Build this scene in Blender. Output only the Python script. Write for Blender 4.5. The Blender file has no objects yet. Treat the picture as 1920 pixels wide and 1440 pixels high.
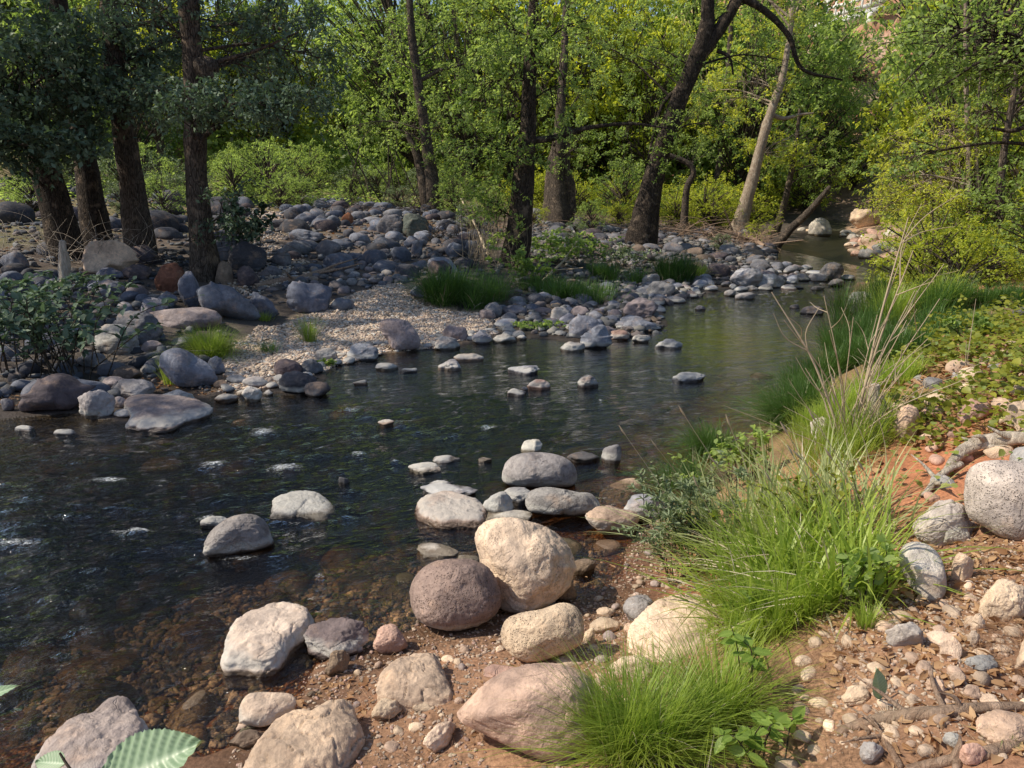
import bpy, math, random
import numpy as np
from mathutils import Vector
R = math.radians
rng = np.random.default_rng(7)
random.seed(7)
scene = bpy.context.scene
COL = scene.collection

# ------------------------------------------------------------------ camera model
FPX = 1450.0
TH = R(14.0)
CAM = np.array([0.0, 0.0, 2.0])
cam_d = bpy.data.cameras.new('camera'); cam = bpy.data.objects.new('camera', cam_d); COL.objects.link(cam)
cam_d.sensor_width = 36; cam_d.lens = FPX / 1920 * 36; cam_d.clip_end = 2000; cam_d.clip_start = 0.05
cam.location = CAM; cam.rotation_euler = (R(90) - TH, 0, 0)
scene.camera = cam

def ray(px, py):
    dx = (px - 960) / FPX; dy = (720 - py) / FPX
    return np.array([dx, math.cos(TH) + dy * math.sin(TH), -math.sin(TH) + dy * math.cos(TH)])
def plane_pt(px, py, z=0.0):
    r = ray(px, py); t = (z - CAM[2]) / r[2]
    return CAM + r * t
def at(px, py, Y):
    r = ray(px, py); return CAM + r * (Y / r[1])
def project(P):
    P = np.asarray(P) - CAM
    c, s = math.cos(TH), math.sin(TH)
    d = P[..., 1] * c - P[..., 2] * s
    u = P[..., 1] * s + P[..., 2] * c
    return 960 + FPX * P[..., 0] / d, 720 - FPX * u / d, d

# ------------------------------------------------------------------ noise
def _h(ix, iy, iz, seed):
    n = (ix.astype(np.int64) * 374761393 + iy.astype(np.int64) * 668265263 + iz.astype(np.int64) * 2147483647 + seed * 974634777) & 0xffffffff
    n = ((n ^ (n >> 13)) * 1274126177) & 0xffffffff
    n = ((n ^ (n >> 16)) * 2246822519) & 0xffffffff
    return ((n ^ (n >> 15)) & 0xffff) / 32767.5 - 1.0
def vn(x, y, z, seed=0):
    x, y, z = np.broadcast_arrays(x, y, z)
    ix, iy, iz = np.floor(x), np.floor(y), np.floor(z)
    fx, fy, fz = x - ix, y - iy, z - iz
    fx = fx * fx * (3 - 2 * fx); fy = fy * fy * (3 - 2 * fy); fz = fz * fz * (3 - 2 * fz)
    ix, iy, iz = ix.astype(np.int64), iy.astype(np.int64), iz.astype(np.int64)
    r = 0
    for a in (0, 1):
        for b in (0, 1):
            for c in (0, 1):
                r = r + _h(ix + a, iy + b, iz + c, seed) * (fx if a else 1 - fx) * (fy if b else 1 - fy) * (fz if c else 1 - fz)
    return r
def fbm(x, y, z=0.0, oc=4, seed=0):
    s = 0; a = 1.0; f = 1.0
    for i in range(oc):
        s = s + a * vn(x * f, y * f, np.asarray(z) * f, seed + i); a *= .5; f *= 2.03
    return s
def sstep(a, b, x):
    t = np.clip((x - a) / (b - a), 0, 1); return t * t * (3 - 2 * t)

# ------------------------------------------------------------------ shoreline
LEFT_PX = [(-900, 880), (-300, 830), (0, 790), (130, 775), (240, 800), (330, 798), (395, 775), (400, 742), (480, 735), (560, 745), (610, 718), (622, 690),
           (730, 664), (830, 656), (960, 633), (1040, 640), (1130, 652), (1160, 640), (1255, 612), (1240, 575), (1330, 552), (1380, 540), (1460, 538),
           (1505, 522), (1475, 500), (1450, 476), (1445, 462), (1500, 452), (1520, 438), (1540, 428)]
RIGHT_PX = [(1585, 430), (1592, 446), (1588, 466), (1640, 486), (1740, 498), (1765, 509), (1655, 520), (1602, 530), (1590, 565), (1565, 620), (1540, 660), (1500, 700),
            (1470, 750), (1400, 815), (1330, 870), (1265, 910), (1240, 960), (1205, 1000), (1175, 1030), (1165, 1085), (1105, 1125), (1000, 1140), (900, 1165), (790, 1168),
            (755, 1190), (690, 1215), (610, 1240), (575, 1262), (565, 1300), (548, 1345), (450, 1368), (430, 1410), (270, 1430), (100, 1475), (-100, 1620)]
Lw = [np.array([-26.0, 5.5])] + [plane_pt(*p)[:2] for p in LEFT_PX]
Rw = [plane_pt(*p)[:2] for p in RIGHT_PX] + [np.array([-2.5, .5]), np.array([-8.0, -3.0]), np.array([-26.0, -6.0])]
POLY = np.array(Lw + Rw)
SIDE = np.array([0] * (len(Lw)) + [1] * (len(Rw) - 1) + [0])     # side of segment i -> i+1
SIDE[len(Lw) - 1] = 0
def shore(x, y):
    """distance to the left and to the right bank line, and inside mask"""
    x = np.asarray(x, float).ravel(); y = np.asarray(y, float).ravel()
    dl = np.full(x.shape, 1e9); dr = np.full(x.shape, 1e9); ins = np.zeros(x.shape, bool)
    n = len(POLY)
    for i in range(n):
        a = POLY[i]; b = POLY[(i + 1) % n]
        ab = b - a; L2 = ab @ ab
        if i < n - 1:
            t = np.clip(((x - a[0]) * ab[0] + (y - a[1]) * ab[1]) / L2, 0, 1)
            d = np.hypot(x - a[0] - t * ab[0], y - a[1] - t * ab[1])
            if SIDE[i]: dr = np.minimum(dr, d)
            else: dl = np.minimum(dl, d)
        c = ((a[1] > y) != (b[1] > y)) & (x < (b[0] - a[0]) * (y - a[1]) / (b[1] - a[1] + 1e-12) + a[0])
        ins ^= c
    return dl, dr, ins
def terrain(x, y, fine=True):
    shp = np.shape(x)
    x = np.asarray(x, float).ravel(); y = np.asarray(y, float).ravel()
    dl, dr, ins = shore(x, y)
    d = np.minimum(dl, dr)
    low = fbm(x * .35, y * .35, 3.1, 3, 5)
    mid = fbm(x * 1.3, y * 1.3, 1.7, 3, 9)
    zl = 0.012 + 0.03 * np.minimum(dl, 1.2) + 0.09 * np.clip(dl - 1.2, 0, 18) + 0.03 * np.maximum(dl - 19.2, 0)
    zl = zl + (low * .10 + mid * .03) * np.minimum(dl / 2.5, 1)
    # near bank: a flat beach in the middle foreground, a higher bank to the right
    beach = sstep(1.3, .55, x) * sstep(4.6, 3.6, y)
    zr = 0.012 + 0.05 * np.minimum(dr, .3) + 0.72 * (1 - np.exp(-np.maximum(dr - .25, 0) / 1.1)) * (1 - .62 * beach) + .07 * np.maximum(dr - 3.5, 0)
    zr = zr + .34 * sstep(1.5, 3.2, x) * sstep(9, 6, y) * np.minimum(dr, 1)
    zr = zr - .25 * sstep(9, 14, y) * (1 - np.exp(-dr / 1.5))
    zr = zr + (low * .06 + mid * .022) * np.minimum(dr / 1.0, 1)
    wl = 1 / (dl + .02) ** 4; wr = 1 / (dr + .02) ** 4
    zo = (zl * wl + zr * wr) / (wl + wr)
    bed = -np.minimum(.42, .02 + .15 * d) + mid * .03 * np.minimum(d / .5, 1)
    z = np.where(ins, bed, zo)
    if fine:
        z = z + np.where(ins, .5, 1) * np.minimum(d / .25, 1) * (.012 * fbm(x * 7, y * 7, .3, 3, 21))
    # wooded hillside far behind the creek
    hill = sstep(42, 95, y + .25 * np.abs(x)) * (9 + 16 * sstep(8, 34, x)) + sstep(24, 44, np.abs(x)) * sstep(5, 30, y) * 3
    z = z + hill * (1 + .12 * low)
    crag = 1 - np.abs(vn(x * .16, y * .16, 7.7, 33)); crag2 = 1 - np.abs(vn(x * .5, y * .5, 2.2, 35))
    z = z + sstep(48, 66, y) * sstep(8, 20, x) * (2.6 * (crag - .6) + 1.0 * (crag2 - .6) + .35 * np.sign(np.sin(z * 1.3)) )
    return z.reshape(shp)
_tc = {}
def H(x, y):
    k = (round(float(x), 3), round(float(y), 3))
    if k not in _tc: _tc[k] = float(terrain(np.array([x]), np.array([y]))[0])
    return _tc[k]
def hit(px, py, water=True):
    """where the view ray through a pixel of the photo meets the ground (or the water)"""
    r = ray(px, py)
    t = np.geomspace(.8, 120, 420)
    P = CAM[None] + r[None] * t[:, None]
    h = terrain(P[:, 0], P[:, 1])
    if water: h = np.maximum(h, 0)
    k = np.argmax(P[:, 2] < h)
    if P[k, 2] >= h[k]: return P[-1]
    a, b = t[max(k - 1, 0)], t[k]
    f0 = P[max(k - 1, 0), 2] - h[max(k - 1, 0)]; f1 = P[k, 2] - h[k]
    u = f0 / (f0 - f1 + 1e-9)
    return CAM + r * (a + (b - a) * np.clip(u, 0, 1))

# ------------------------------------------------------------------ mesh helpers
def mesh(name, V, faces, smooth=True, attrs=None, mat=None, colors=None):
    """faces: list of integer arrays (n, k)"""
    V = np.ascontiguousarray(V, dtype=np.float32)
    me = bpy.data.meshes.new(name)
    faces = [np.asarray(f, dtype=np.int32) for f in faces if len(f)]
    nl = sum(f.size for f in faces); nf = sum(len(f) for f in faces)
    me.vertices.add(len(V)); me.vertices.foreach_set('co', V.ravel())
    me.loops.add(nl); me.polygons.add(nf)
    me.loops.foreach_set('vertex_index', np.concatenate([f.ravel() for f in faces]))
    st = []; o = 0
    for f in faces:
        st.append(o + np.arange(len(f)) * f.shape[1]); o += f.size
    me.polygons.foreach_set('loop_start', np.concatenate(st).astype(np.int32))
    if smooth: me.polygons.foreach_set('use_smooth', np.ones(nf, bool))
    me.update(calc_edges=True)
    for k, v in (attrs or {}).items():
        a = me.attributes.new(k, 'FLOAT', 'POINT'); a.data.foreach_set('value', np.asarray(v, np.float32))
    if colors is not None:
        a = me.attributes.new('col', 'FLOAT_COLOR', 'POINT')
        c = np.ones((len(V), 4), np.float32); c[:, :3] = colors; a.data.foreach_set('color', c.ravel())
    if mat: me.materials.append(mat)
    return me
def link(name, me, parent=None, loc=None):
    o = bpy.data.objects.new(name, me); COL.objects.link(o)
    if parent: o.parent = parent
    if loc is not None: o.location = loc
    return o
def tag(o, label=None, cat=None, group=None, kind=None):
    if label: o['label'] = label
    if cat: o['category'] = cat
    if group: o['group'] = group
    if kind: o['kind'] = kind
    return o
class Geo:
    def __init__(s): s.V = []; s.F = {}; s.n = 0; s.T = []
    def add(s, V, F, tint=0.0):
        V = np.asarray(V, float).reshape(-1, 3); F = np.asarray(F)
        s.V.append(V); s.F.setdefault(F.shape[1], []).append(F + s.n); s.n += len(V)
        s.T.append(np.broadcast_to(np.asarray(tint, float), (len(V),)))
    def build(s, name, mat, parent=None, smooth=True, origin=None):
        V = np.concatenate(s.V)
        if origin is not None: V = V - np.asarray(origin)
        me = mesh(name, V, [np.concatenate(f) for f in s.F.values()], smooth, {'tint': np.concatenate(s.T)}, mat)
        return link(name, me, parent)
def smooth_path(P, n):
    P = np.asarray(P, float)
    if len(P) < 3:
        t = np.linspace(0, 1, n)[:, None]; return P[0] + (P[-1] - P[0]) * t
    Q = np.vstack([2 * P[0] - P[1], P, 2 * P[-1] - P[-2]])
    m = len(P) - 1; out = []
    for u in np.linspace(0, m - 1e-6, n):
        i = int(u); t = u - i; p0, p1, p2, p3 = Q[i:i + 4]
        out.append(.5 * ((2 * p1) + (-p0 + p2) * t + (2 * p0 - 5 * p1 + 4 * p2 - p3) * t * t + (-p0 + 3 * p1 - 3 * p2 + p3) * t ** 3))
    return np.array(out)
def tube(g, P, rad, n=24, sides=8, bump=0.0, freq=6.0, flute=0.0, seed=0, tint=0.0, cap=True):
    """one tapered, slightly lumpy limb through the points P"""
    rad = np.atleast_1d(np.asarray(rad, float))
    C = smooth_path(P, n); r = np.interp(np.linspace(0, 1, n), np.linspace(0, 1, len(rad)), rad)
    T = np.gradient(C, axis=0); T /= np.linalg.norm(T, axis=1)[:, None] + 1e-9
    ref = np.array([0, 1., 0]) if abs(T[0][1]) < .8 else np.array([1., 0, 0])
    A = np.cross(T, ref); A /= np.linalg.norm(A, axis=1)[:, None] + 1e-9; B = np.cross(T, A)
    th = np.linspace(0, 2 * math.pi, sides, endpoint=False)
    rr = np.repeat(r[:, None], sides, 1)
    if bump or flute:
        X = C[:, None] + r[:, None, None] * (A[:, None] * np.cos(th)[None, :, None] + B[:, None] * np.sin(th)[None, :, None])
        rr = rr * (1 + bump * fbm(X[..., 0] * freq, X[..., 1] * freq, X[..., 2] * freq * .35, 3, seed))
        if flute:
            rr = rr * (1 + flute * np.sin(th * 5 + seed)[None] * np.exp(-np.linspace(0, 1, n) * 7)[:, None] + flute * .7 * np.sin(th * 3 + 1.3 * seed)[None])
    V = C[:, None] + rr[..., None] * (A[:, None] * np.cos(th)[None, :, None] + B[:, None] * np.sin(th)[None, :, None])
    i = np.arange(n - 1)[:, None] * sides; j = np.arange(sides)[None]; k = (j + 1) % sides
    F = np.stack([i + j, i + k, i + sides + k, i + sides + j], -1).reshape(-1, 4)
    V = V.reshape(-1, 3)
    g.add(V, F, tint)
    if cap:
        g.add(np.vstack([V[-sides:], C[-1:] + T[-1] * r[-1] * .5]), np.stack([j[0], k[0], np.full(sides, sides)], 1), tint)
    return C

# ------------------------------------------------------------------ materials
def new_mat(name):
    m = bpy.data.materials.new(name); m.use_nodes = True
    nt = m.node_tree; nt.nodes.clear()
    return m, nt
class N:
    def __init__(s, nt): s.nt = nt
    def __call__(s, typ, ins=None, **kw):
        n = s.nt.nodes.new(typ)
        for k, v in kw.items(): setattr(n, k, v)
        for k, v in (ins or {}).items():
            if isinstance(v, bpy.types.NodeSocket): s.nt.links.new(v, n.inputs[k])
            else: n.inputs[k].default_value = v
        return n
    def math(s, op, a, b=0.0, clamp=False):
        n = s.nt.nodes.new('ShaderNodeMath'); n.operation = op; n.use_clamp = clamp
        for i, v in enumerate((a, b)):
            if isinstance(v, bpy.types.NodeSocket): s.nt.links.new(v, n.inputs[i])
            else: n.inputs[i].default_value = v
        return n.outputs[0]
    def mix(s, f, a, b, mode='MIX'):
        n = s.nt.nodes.new('ShaderNodeMix'); n.data_type = 'RGBA'; n.blend_type = mode
        for i, v in ((0, f), (6, a), (7, b)):
            if isinstance(v, bpy.types.NodeSocket): s.nt.links.new(v, n.inputs[i])
            else: n.inputs[i].default_value = v if i == 0 else (*v[:3], 1)
        return n.outputs[2]
    def noise(s, vec, scale, detail=4, rough=.55, dist=0.0):
        n = s('ShaderNodeTexNoise', {'Vector': vec, 'Scale': scale, 'Detail': detail, 'Roughness': rough, 'Distortion': dist}); return n.outputs['Fac']
    def vor(s, vec, scale, feat='F1', out='Distance'):
        n = s('ShaderNodeTexVoronoi', {'Vector': vec, 'Scale': scale}, feature=feat); return n.outputs[out]
    def rng(s, v, a, b, c=0.0, d=1.0):
        n = s('ShaderNodeMapRange', {0: v, 1: a, 2: b, 3: c, 4: d}); return n.outputs[0]
    def bump(s, h, strength=.5, dist=.01, normal=None):
        i = {'Height': h, 'Strength': strength, 'Distance': dist}
        if normal is not None: i['Normal'] = normal
        return s('ShaderNodeBump', i).outputs[0]
    def attr(s, name, out='Fac'):
        return s('ShaderNodeAttribute', attribute_name=name).outputs[out]
def finish(nt, sh):
    o = nt.nodes.new('ShaderNodeOutputMaterial'); nt.links.new(sh, o.inputs[0])

def rock_material(name, pits=0.0):
    m, nt = new_mat(name); n = N(nt)
    geo = n('ShaderNodeNewGeometry'); pos = geo.outputs['Position']
    oi = n('ShaderNodeObjectInfo'); col = oi.outputs['Color']
    # every stone samples its own region of the pattern
    off = n('ShaderNodeVectorMath', {0: pos, 1: n('ShaderNodeCombineXYZ', {0: n.math('MULTIPLY', oi.outputs['Random'], 37.0), 1: n.math('MULTIPLY', oi.outputs['Random'], 91.0)}).outputs[0]}, operation='ADD').outputs[0]
    big = n.noise(off, 3.2, 4, .6); med = n.noise(off, 17, 6, .62, .6); fine = n.noise(off, 95, 5, .7)
    c = n.mix(n.rng(big, .36, .66), n.mix(1.0, col, (.68, .66, .66), 'MULTIPLY'), n.mix(1.0, col, (1.22, 1.18, 1.12), 'MULTIPLY'))
    c = n.mix(n.rng(med, .35, .7), n.mix(1.0, c, (.74, .73, .73), 'MULTIPLY'), n.mix(1.0, c, (1.16, 1.16, 1.15), 'MULTIPLY'))
    c = n.mix(n.rng(fine, .30, .72), n.mix(1.0, c, (.88, .87, .87), 'MULTIPLY'), n.mix(1.0, c, (1.22, 1.21, 1.2), 'MULTIPLY'))
    # warm dust caught in the hollows, pale weathered patches
    c = n.mix(n.math('MULTIPLY', n.rng(n.noise(off, 5.5, 5, .65), .54, .68), .30), c, (.50, .33, .22))
    c = n.mix(n.math('MULTIPLY', n.rng(n.noise(off, 11, 6, .7), .56, .64), .34), c, n.mix(1.0, c, (1.6, 1.55, 1.48), 'MULTIPLY'))
    # veins
    v = n.vor(n('ShaderNodeVectorMath', {0: off, 1: n('ShaderNodeTexNoise', {'Vector': off, 'Scale': 4.0}).outputs['Color']}, operation='ADD').outputs[0], 3.0, 'DISTANCE_TO_EDGE')
    vm = n.rng(n.noise(off, 2.1, 2), .55, .62)
    c = n.mix(n.math('MULTIPLY', n.math('MULTIPLY', n.rng(v, .010, .0), vm), .30), c, n.mix(1.0, c, (.45, .43, .42), 'MULTIPLY'))
    z = n('ShaderNodeSeparateXYZ', {0: pos}).outputs[2]
    zn = n.math('ADD', z, n.math('MULTIPLY', n.math('SUBTRACT', n.noise(pos, 9, 5), .5), .05))
    band = n.math('MULTIPLY', n.math('MULTIPLY', n.rng(zn, .030, .042), n.rng(zn, .095, .07)), oi.outputs['Alpha'])
    c = n.mix(n.math('MULTIPLY', band, .62), c, (.56, .54, .50))
    wet = n.rng(zn, .036, .022)
    algae = n.rng(z, -.0, -.10)
    c = n.mix(wet, c, n.mix(1.0, c, (.34, .31, .27), 'MULTIPLY'))
    c = n.mix(n.math('MULTIPLY', algae, .55), c, (.17, .10, .035))
    h = n.math('ADD', n.math('MULTIPLY', med, .9), n.math('MULTIPLY', fine, .42))
    h = n.math('SUBTRACT', h, n.math('MULTIPLY', n.math('MULTIPLY', n.rng(v, .02, .0), vm), .25))
    rough = n.rng(wet, 0, 1, .86, .22)
    if pits:
        pv = n.vor(off, 120.0); pm = n.rng(pv, .38, .22)
        msk = n.rng(n.noise(off, 40, 3), .42, .55)
        pm = n.math('MULTIPLY', pm, msk)
        pm = n.math('MULTIPLY', pm, n.rng(n.noise(off, 7, 3), .42, .58, min(.5, pits * .5), 1.0)); c = n.mix(n.math('MULTIPLY', pm, .22 + .36 * pits), c, n.mix(1.0, c, (.22, .19, .18), 'MULTIPLY'))
        h = n.math('SUBTRACT', h, n.math('MULTIPLY', pm, 1.3 * pits))
    nb = n.bump(h, .9, .014)
    b = n('ShaderNodeBsdfPrincipled', {'Base Color': c, 'Roughness': rough, 'Normal': nb, 'Specular IOR Level': .35})
    finish(nt, b.outputs[0]); return m
M_ROCK = rock_material('rock'); M_PIT = rock_material('pitted_rock', .45); M_PIT2 = rock_material('vesicular_rock', .7)

def ground_material():
    m, nt = new_mat('ground'); n = N(nt)
    pos = n('ShaderNodeNewGeometry').outputs['Position']
    c = n.attr('col', 'Color')
    big = n.noise(pos, 2.3, 5, .6); f = n.noise(pos, 60, 6, .7); g = n.noise(pos, 14, 5, .65)
    c = n.mix(n.rng(big, .35, .7), n.mix(1.0, c, (.72, .72, .72), 'MULTIPLY'), n.mix(1.0, c, (1.2, 1.2, 1.2), 'MULTIPLY'))
    c = n.mix(n.rng(f, .32, .7), n.mix(1.0, c, (.55, .53, .52), 'MULTIPLY'), n.mix(1.0, c, (1.35, 1.35, 1.35), 'MULTIPLY'))
    vo = n('ShaderNodeTexVoronoi', {'Vector': pos, 'Scale': 55.0}); peb = vo.outputs['Distance']
    bw = n('ShaderNodeRGBToBW', {0: vo.outputs['Color']}).outputs[0]
    st = n.attr('stony')
    pc = n.mix(n.rng(bw, .2, .8), n.mix(1.0, c, (.62, .64, .68), 'MULTIPLY'), n.mix(1.0, c, (1.45, 1.42, 1.38), 'MULTIPLY'))
    c = n.mix(n.math('MULTIPLY', n.rng(peb, .55, .3), st), c, pc)
    c = n.mix(n.math('MULTIPLY', n.rng(peb, .45, .7), st), c, n.mix(1.0, c, (.4, .38, .36), 'MULTIPLY'))
    z = n('ShaderNodeSeparateXYZ', {0: pos}).outputs[2]
    wet = n.math('MULTIPLY', n.rng(n.math('ADD', z, n.math('MULTIPLY', n.math('SUBTRACT', big, .5), .05)), .045, .0), 1.0)
    c = n.mix(wet, c, n.mix(1.0, c, (.42, .38, .36), 'MULTIPLY'))
    h = n.math('ADD', n.math('MULTIPLY', f, .5), n.math('MULTIPLY', n.math('MULTIPLY', n.math('SUBTRACT', .6, peb), st), 1.2))
    h = n.math('ADD', h, n.math('MULTIPLY', g, .8))
    b = n('ShaderNodeBsdfPrincipled', {'Base Color': c, 'Roughness': n.rng(wet, 0, 1, .93, .35), 'Normal': n.bump(h, .9, .012), 'Specular IOR Level': .3})
    finish(nt, b.outputs[0]); return m
M_GROUND = ground_material()

def leaf_material(name, dark, light, trans, gloss=.35, rough=.45, transw=.45):
    m, nt = new_mat(name); n = N(nt)
    t = n.attr('tint'); pos = n('ShaderNodeNewGeometry').outputs['Position']
    big = n.noise(pos, .9, 3)
    f = n.math('ADD', n.math('MULTIPLY', t, .75), n.math('MULTIPLY', n.rng(big, .3, .7), .35), True)
    c = n.mix(f, dark, light)
    tc = n.mix(f, n.mix(1.0, c, trans, 'MULTIPLY'), trans)
    p = n('ShaderNodeBsdfPrincipled', {'Base Color': c, 'Roughness': rough, 'Specular IOR Level': gloss})
    tr = n('ShaderNodeBsdfTranslucent', {'Color': tc})
    mx = n('ShaderNodeMixShader', {0: transw, 1: p.outputs[0], 2: tr.outputs[0]})
    finish(nt, mx.outputs[0]); return m
M_LEAF_DARK = leaf_material('leaf_dark', (.050, .095, .062), (.115, .175, .10), (.12, .21, .06), .3, .6, .35)
M_LEAF_BLUE = leaf_material('leaf_blue_green', (.08, .13, .085), (.21, .29, .20), (.16, .26, .10), .3, .55, .3)
M_LEAF = leaf_material('leaf_green', (.13, .22, .06), (.38, .48, .17), (.70, .88, .20), .35, .5, .55)
M_LEAF_YEL = leaf_material('leaf_yellow_green', (.24, .34, .05), (.56, .60, .11), (.92, .95, .10), .35, .5, .55)
M_LEAF_GREY = leaf_material('leaf_grey_green', (.12, .18, .10), (.32, .38, .22), (.32, .42, .14), .4, .5, .35)
M_VINE = leaf_material('vine_leaf', (.10, .16, .025), (.36, .36, .05), (.55, .60, .06), .4, .45, .4)
M_GRASS = leaf_material('grass_blade', (.13, .23, .035), (.44, .54, .10), (.64, .80, .12), .45, .4, .45)
M_GRASS_DK = leaf_material('grass_blade_dark', (.05, .12, .03), (.13, .24, .05), (.18, .34, .06), .4, .45, .38)
M_GRASS_PALE = leaf_material('grass_blade_pale', (.24, .33, .10), (.52, .56, .28), (.55, .62, .18), .5, .4, .4)
M_STRAW = leaf_material('dry_stem', (.44, .34, .23), (.78, .69, .55), (.3, .22, .12), .2, .7, .12)
M_DEADLEAF = leaf_material('dead_leaf', (.22, .09, .035), (.55, .36, .20), (.5, .2, .05), .3, .55, .22)
M_NEEDLE = leaf_material('pine_needle', (.22, .11, .06), (.45, .29, .18), (.2, .1, .05), .2, .7, .1)

def bark_material(name, a, b, pale=0.0, crack=1.0):
    m, nt = new_mat(name); n = N(nt)
    pos = n('ShaderNodeNewGeometry').outputs['Position']
    st = n('ShaderNodeMapping', {'Vector': pos, 'Scale': (1, 1, .22)}).outputs[0]
    f1 = n.noise(st, 26, 7, .7, 1.2); f2 = n.noise(pos, 5, 4, .6); f3 = n.vor(st, 30, 'DISTANCE_TO_EDGE')
    c = n.mix(n.rng(f1, .36, .64), a, b)
    c = n.mix(n.math('MULTIPLY', n.rng(f3, .10, .0), crack), c, n.mix(1.0, c, (.38, .36, .34), 'MULTIPLY'))
    c = n.mix(n.math('MULTIPLY', n.rng(f2, .55, .66), .5 + pale), c, (.36, .27, .20) if pale == 0 else (.52, .45, .36))
    h = n.math('ADD', f1, n.math('MULTIPLY', n.rng(f3, 0, .12), .6 * crack))
    p = n('ShaderNodeBsdfPrincipled', {'Base Color': c, 'Roughness': .9, 'Normal': n.bump(h, 1.0, .03), 'Specular IOR Level': .2})
    finish(nt, p.outputs[0]); return m
M_BARK = bark_material('bark', (.050, .040, .034), (.17, .135, .11))
M_BARK_DK = bark_material('bark_dark', (.028, .022, .020), (.10, .078, .062))
M_BARK_PALE = bark_material('bark_pale', (.20, .14, .10), (.46, .38, .30), .2, .25)
M_TWIG = bark_material('twig', (.06, .05, .04), (.16, .13, .10))
M_DRIFT = bark_material('driftwood', (.30, .24, .19), (.66, .58, .50), .3, .12)
M_ROOT = bark_material('root', (.26, .17, .12), (.50, .36, .27), 0, .15)
# ------------------------------------------------------------------ ground
def inpoly(x, y, P):
    ins = np.zeros(np.shape(x), bool)
    for i in range(len(P)):
        a, b = P[i], P[(i + 1) % len(P)]
        ins ^= ((a[1] > y) != (b[1] > y)) & (x < (b[0] - a[0]) * (y - a[1]) / (b[1] - a[1] + 1e-12) + a[0])
    return ins
def axis(lo, hi, c, fine, growth, n):
    """non-uniform coordinates: step `fine` near c, growing outwards"""
    out = [c]; s = fine; v = c
    while v < hi: v += s; s *= growth; out.append(v)
    s = fine; v = c; neg = []
    while v > lo: v -= s; s *= growth; neg.append(v)
    return np.array(neg[::-1] + out)
gx = axis(-160, 160, .4, .022, 1.0125, 0); gy = axis(-30, 260, 3.0, .022, 1.0125, 0)
GX, GY = np.meshgrid(gx, gy)
Zg = terrain(GX, GY)
GRAVEL = [hit(*p)[:2] for p in [(395, 735), (420, 640), (540, 600), (640, 560), (770, 530), (800, 575), (900, 590), (935, 625), (830, 652), (720, 660), (610, 685), (520, 725)]]
GRAVEL2 = [hit(*p)[:2] for p in [(470, 395), (560, 395), (520, 440), (600, 520), (470, 560), (420, 540), (480, 440)]]
dl, dr, ins = shore(GX, GY); dl = dl.reshape(GX.shape); dr = dr.reshape(GX.shape); ins = ins.reshape(GX.shape)
wob = .3 * fbm(GX * 1.1, GY * 1.1, 0, 3, 31)
n1 = fbm(GX * .5, GY * .5, 0, 4, 41); n2 = fbm(GX * 2.2, GY * 2.2, 0, 3, 43)
def C3(*c): return np.array(c)[None, None]
def lerp(a, b, t): return a + (b - a) * t[..., None]
left = lerp(C3(.085, .07, .065), C3(.15, .125, .105), np.clip(.5 + n2 * .5, 0, 1))
left = lerp(left, C3(.14, .15, .06), sstep(9, 14, dl + 2 * n1))
gm = (inpoly(GX + wob, GY + wob, GRAVEL) | inpoly(GX + wob, GY - wob, GRAVEL2)).astype(float)
left = lerp(left, C3(.46, .36, .26), gm)
right = lerp(C3(.44, .18, .095), C3(.60, .30, .17), np.clip(.5 + n2 * .6, 0, 1))
right = lerp(right, C3(.22, .135, .09), sstep(.5, .1, dr) * .7)
right = lerp(right, C3(.30, .19, .12), np.clip(n1 * .9, 0, .8))
right = lerp(right, C3(.22, .19, .09), sstep(3.8, 5.0, GY) * sstep(15, 10, GY) * .7)
right = lerp(right, C3(.50, .34, .24), sstep(12, 16, GY))
side = sstep(-.3, .3, (dl - dr) / (dl + dr + 1e-6))
colr = lerp(left, right, side)
bedd = np.minimum(dl, dr)
bed = lerp(C3(.52, .24, .08), C3(.14, .08, .04), sstep(.2, 1.5, bedd + .25 * n2))
bed = lerp(bed, C3(.07, .07, .04), sstep(7, 10, GY))
bed = lerp(bed, lerp(C3(.06, .065, .03), C3(.12, .10, .04), np.clip(.5 + n2, 0, 1)), sstep(.0, .6, dr - .8 + .3 * n1))
colr = lerp(colr, bed, ins.astype(float))
hillm = sstep(44, 60, GY)
colr = lerp(colr, lerp(C3(.50, .27, .18), C3(.36, .30, .16), np.clip(.5 + n1, 0, 1)), hillm * .85)
strat = np.clip(.5 + .5 * np.sin(Zg * 1.7 + 1.5 * n1) + .3 * n2, 0, 1)
colr = lerp(colr, lerp(C3(.46, .20, .13), C3(.62, .46, .36), strat), hillm * sstep(8, 18, GX) * .85)
stony = np.clip(gm * .9 + (1 - side) * .35 + ins * .75 + side * .45 * sstep(.2, .5, n2 + .4), 0, 1)
I = np.arange(len(gy) - 1)[:, None] * len(gx) + np.arange(len(gx) - 1)[None]
gf = np.stack([I, I + 1, I + 1 + len(gx), I + len(gx)], -1).reshape(-1, 4)
me = mesh('ground', np.stack([GX, GY, Zg], -1).reshape(-1, 3), [gf], True, {'stony': stony.ravel()}, M_GROUND, colr.reshape(-1, 3))
tag(link('ground', me), kind='structure')

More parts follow.
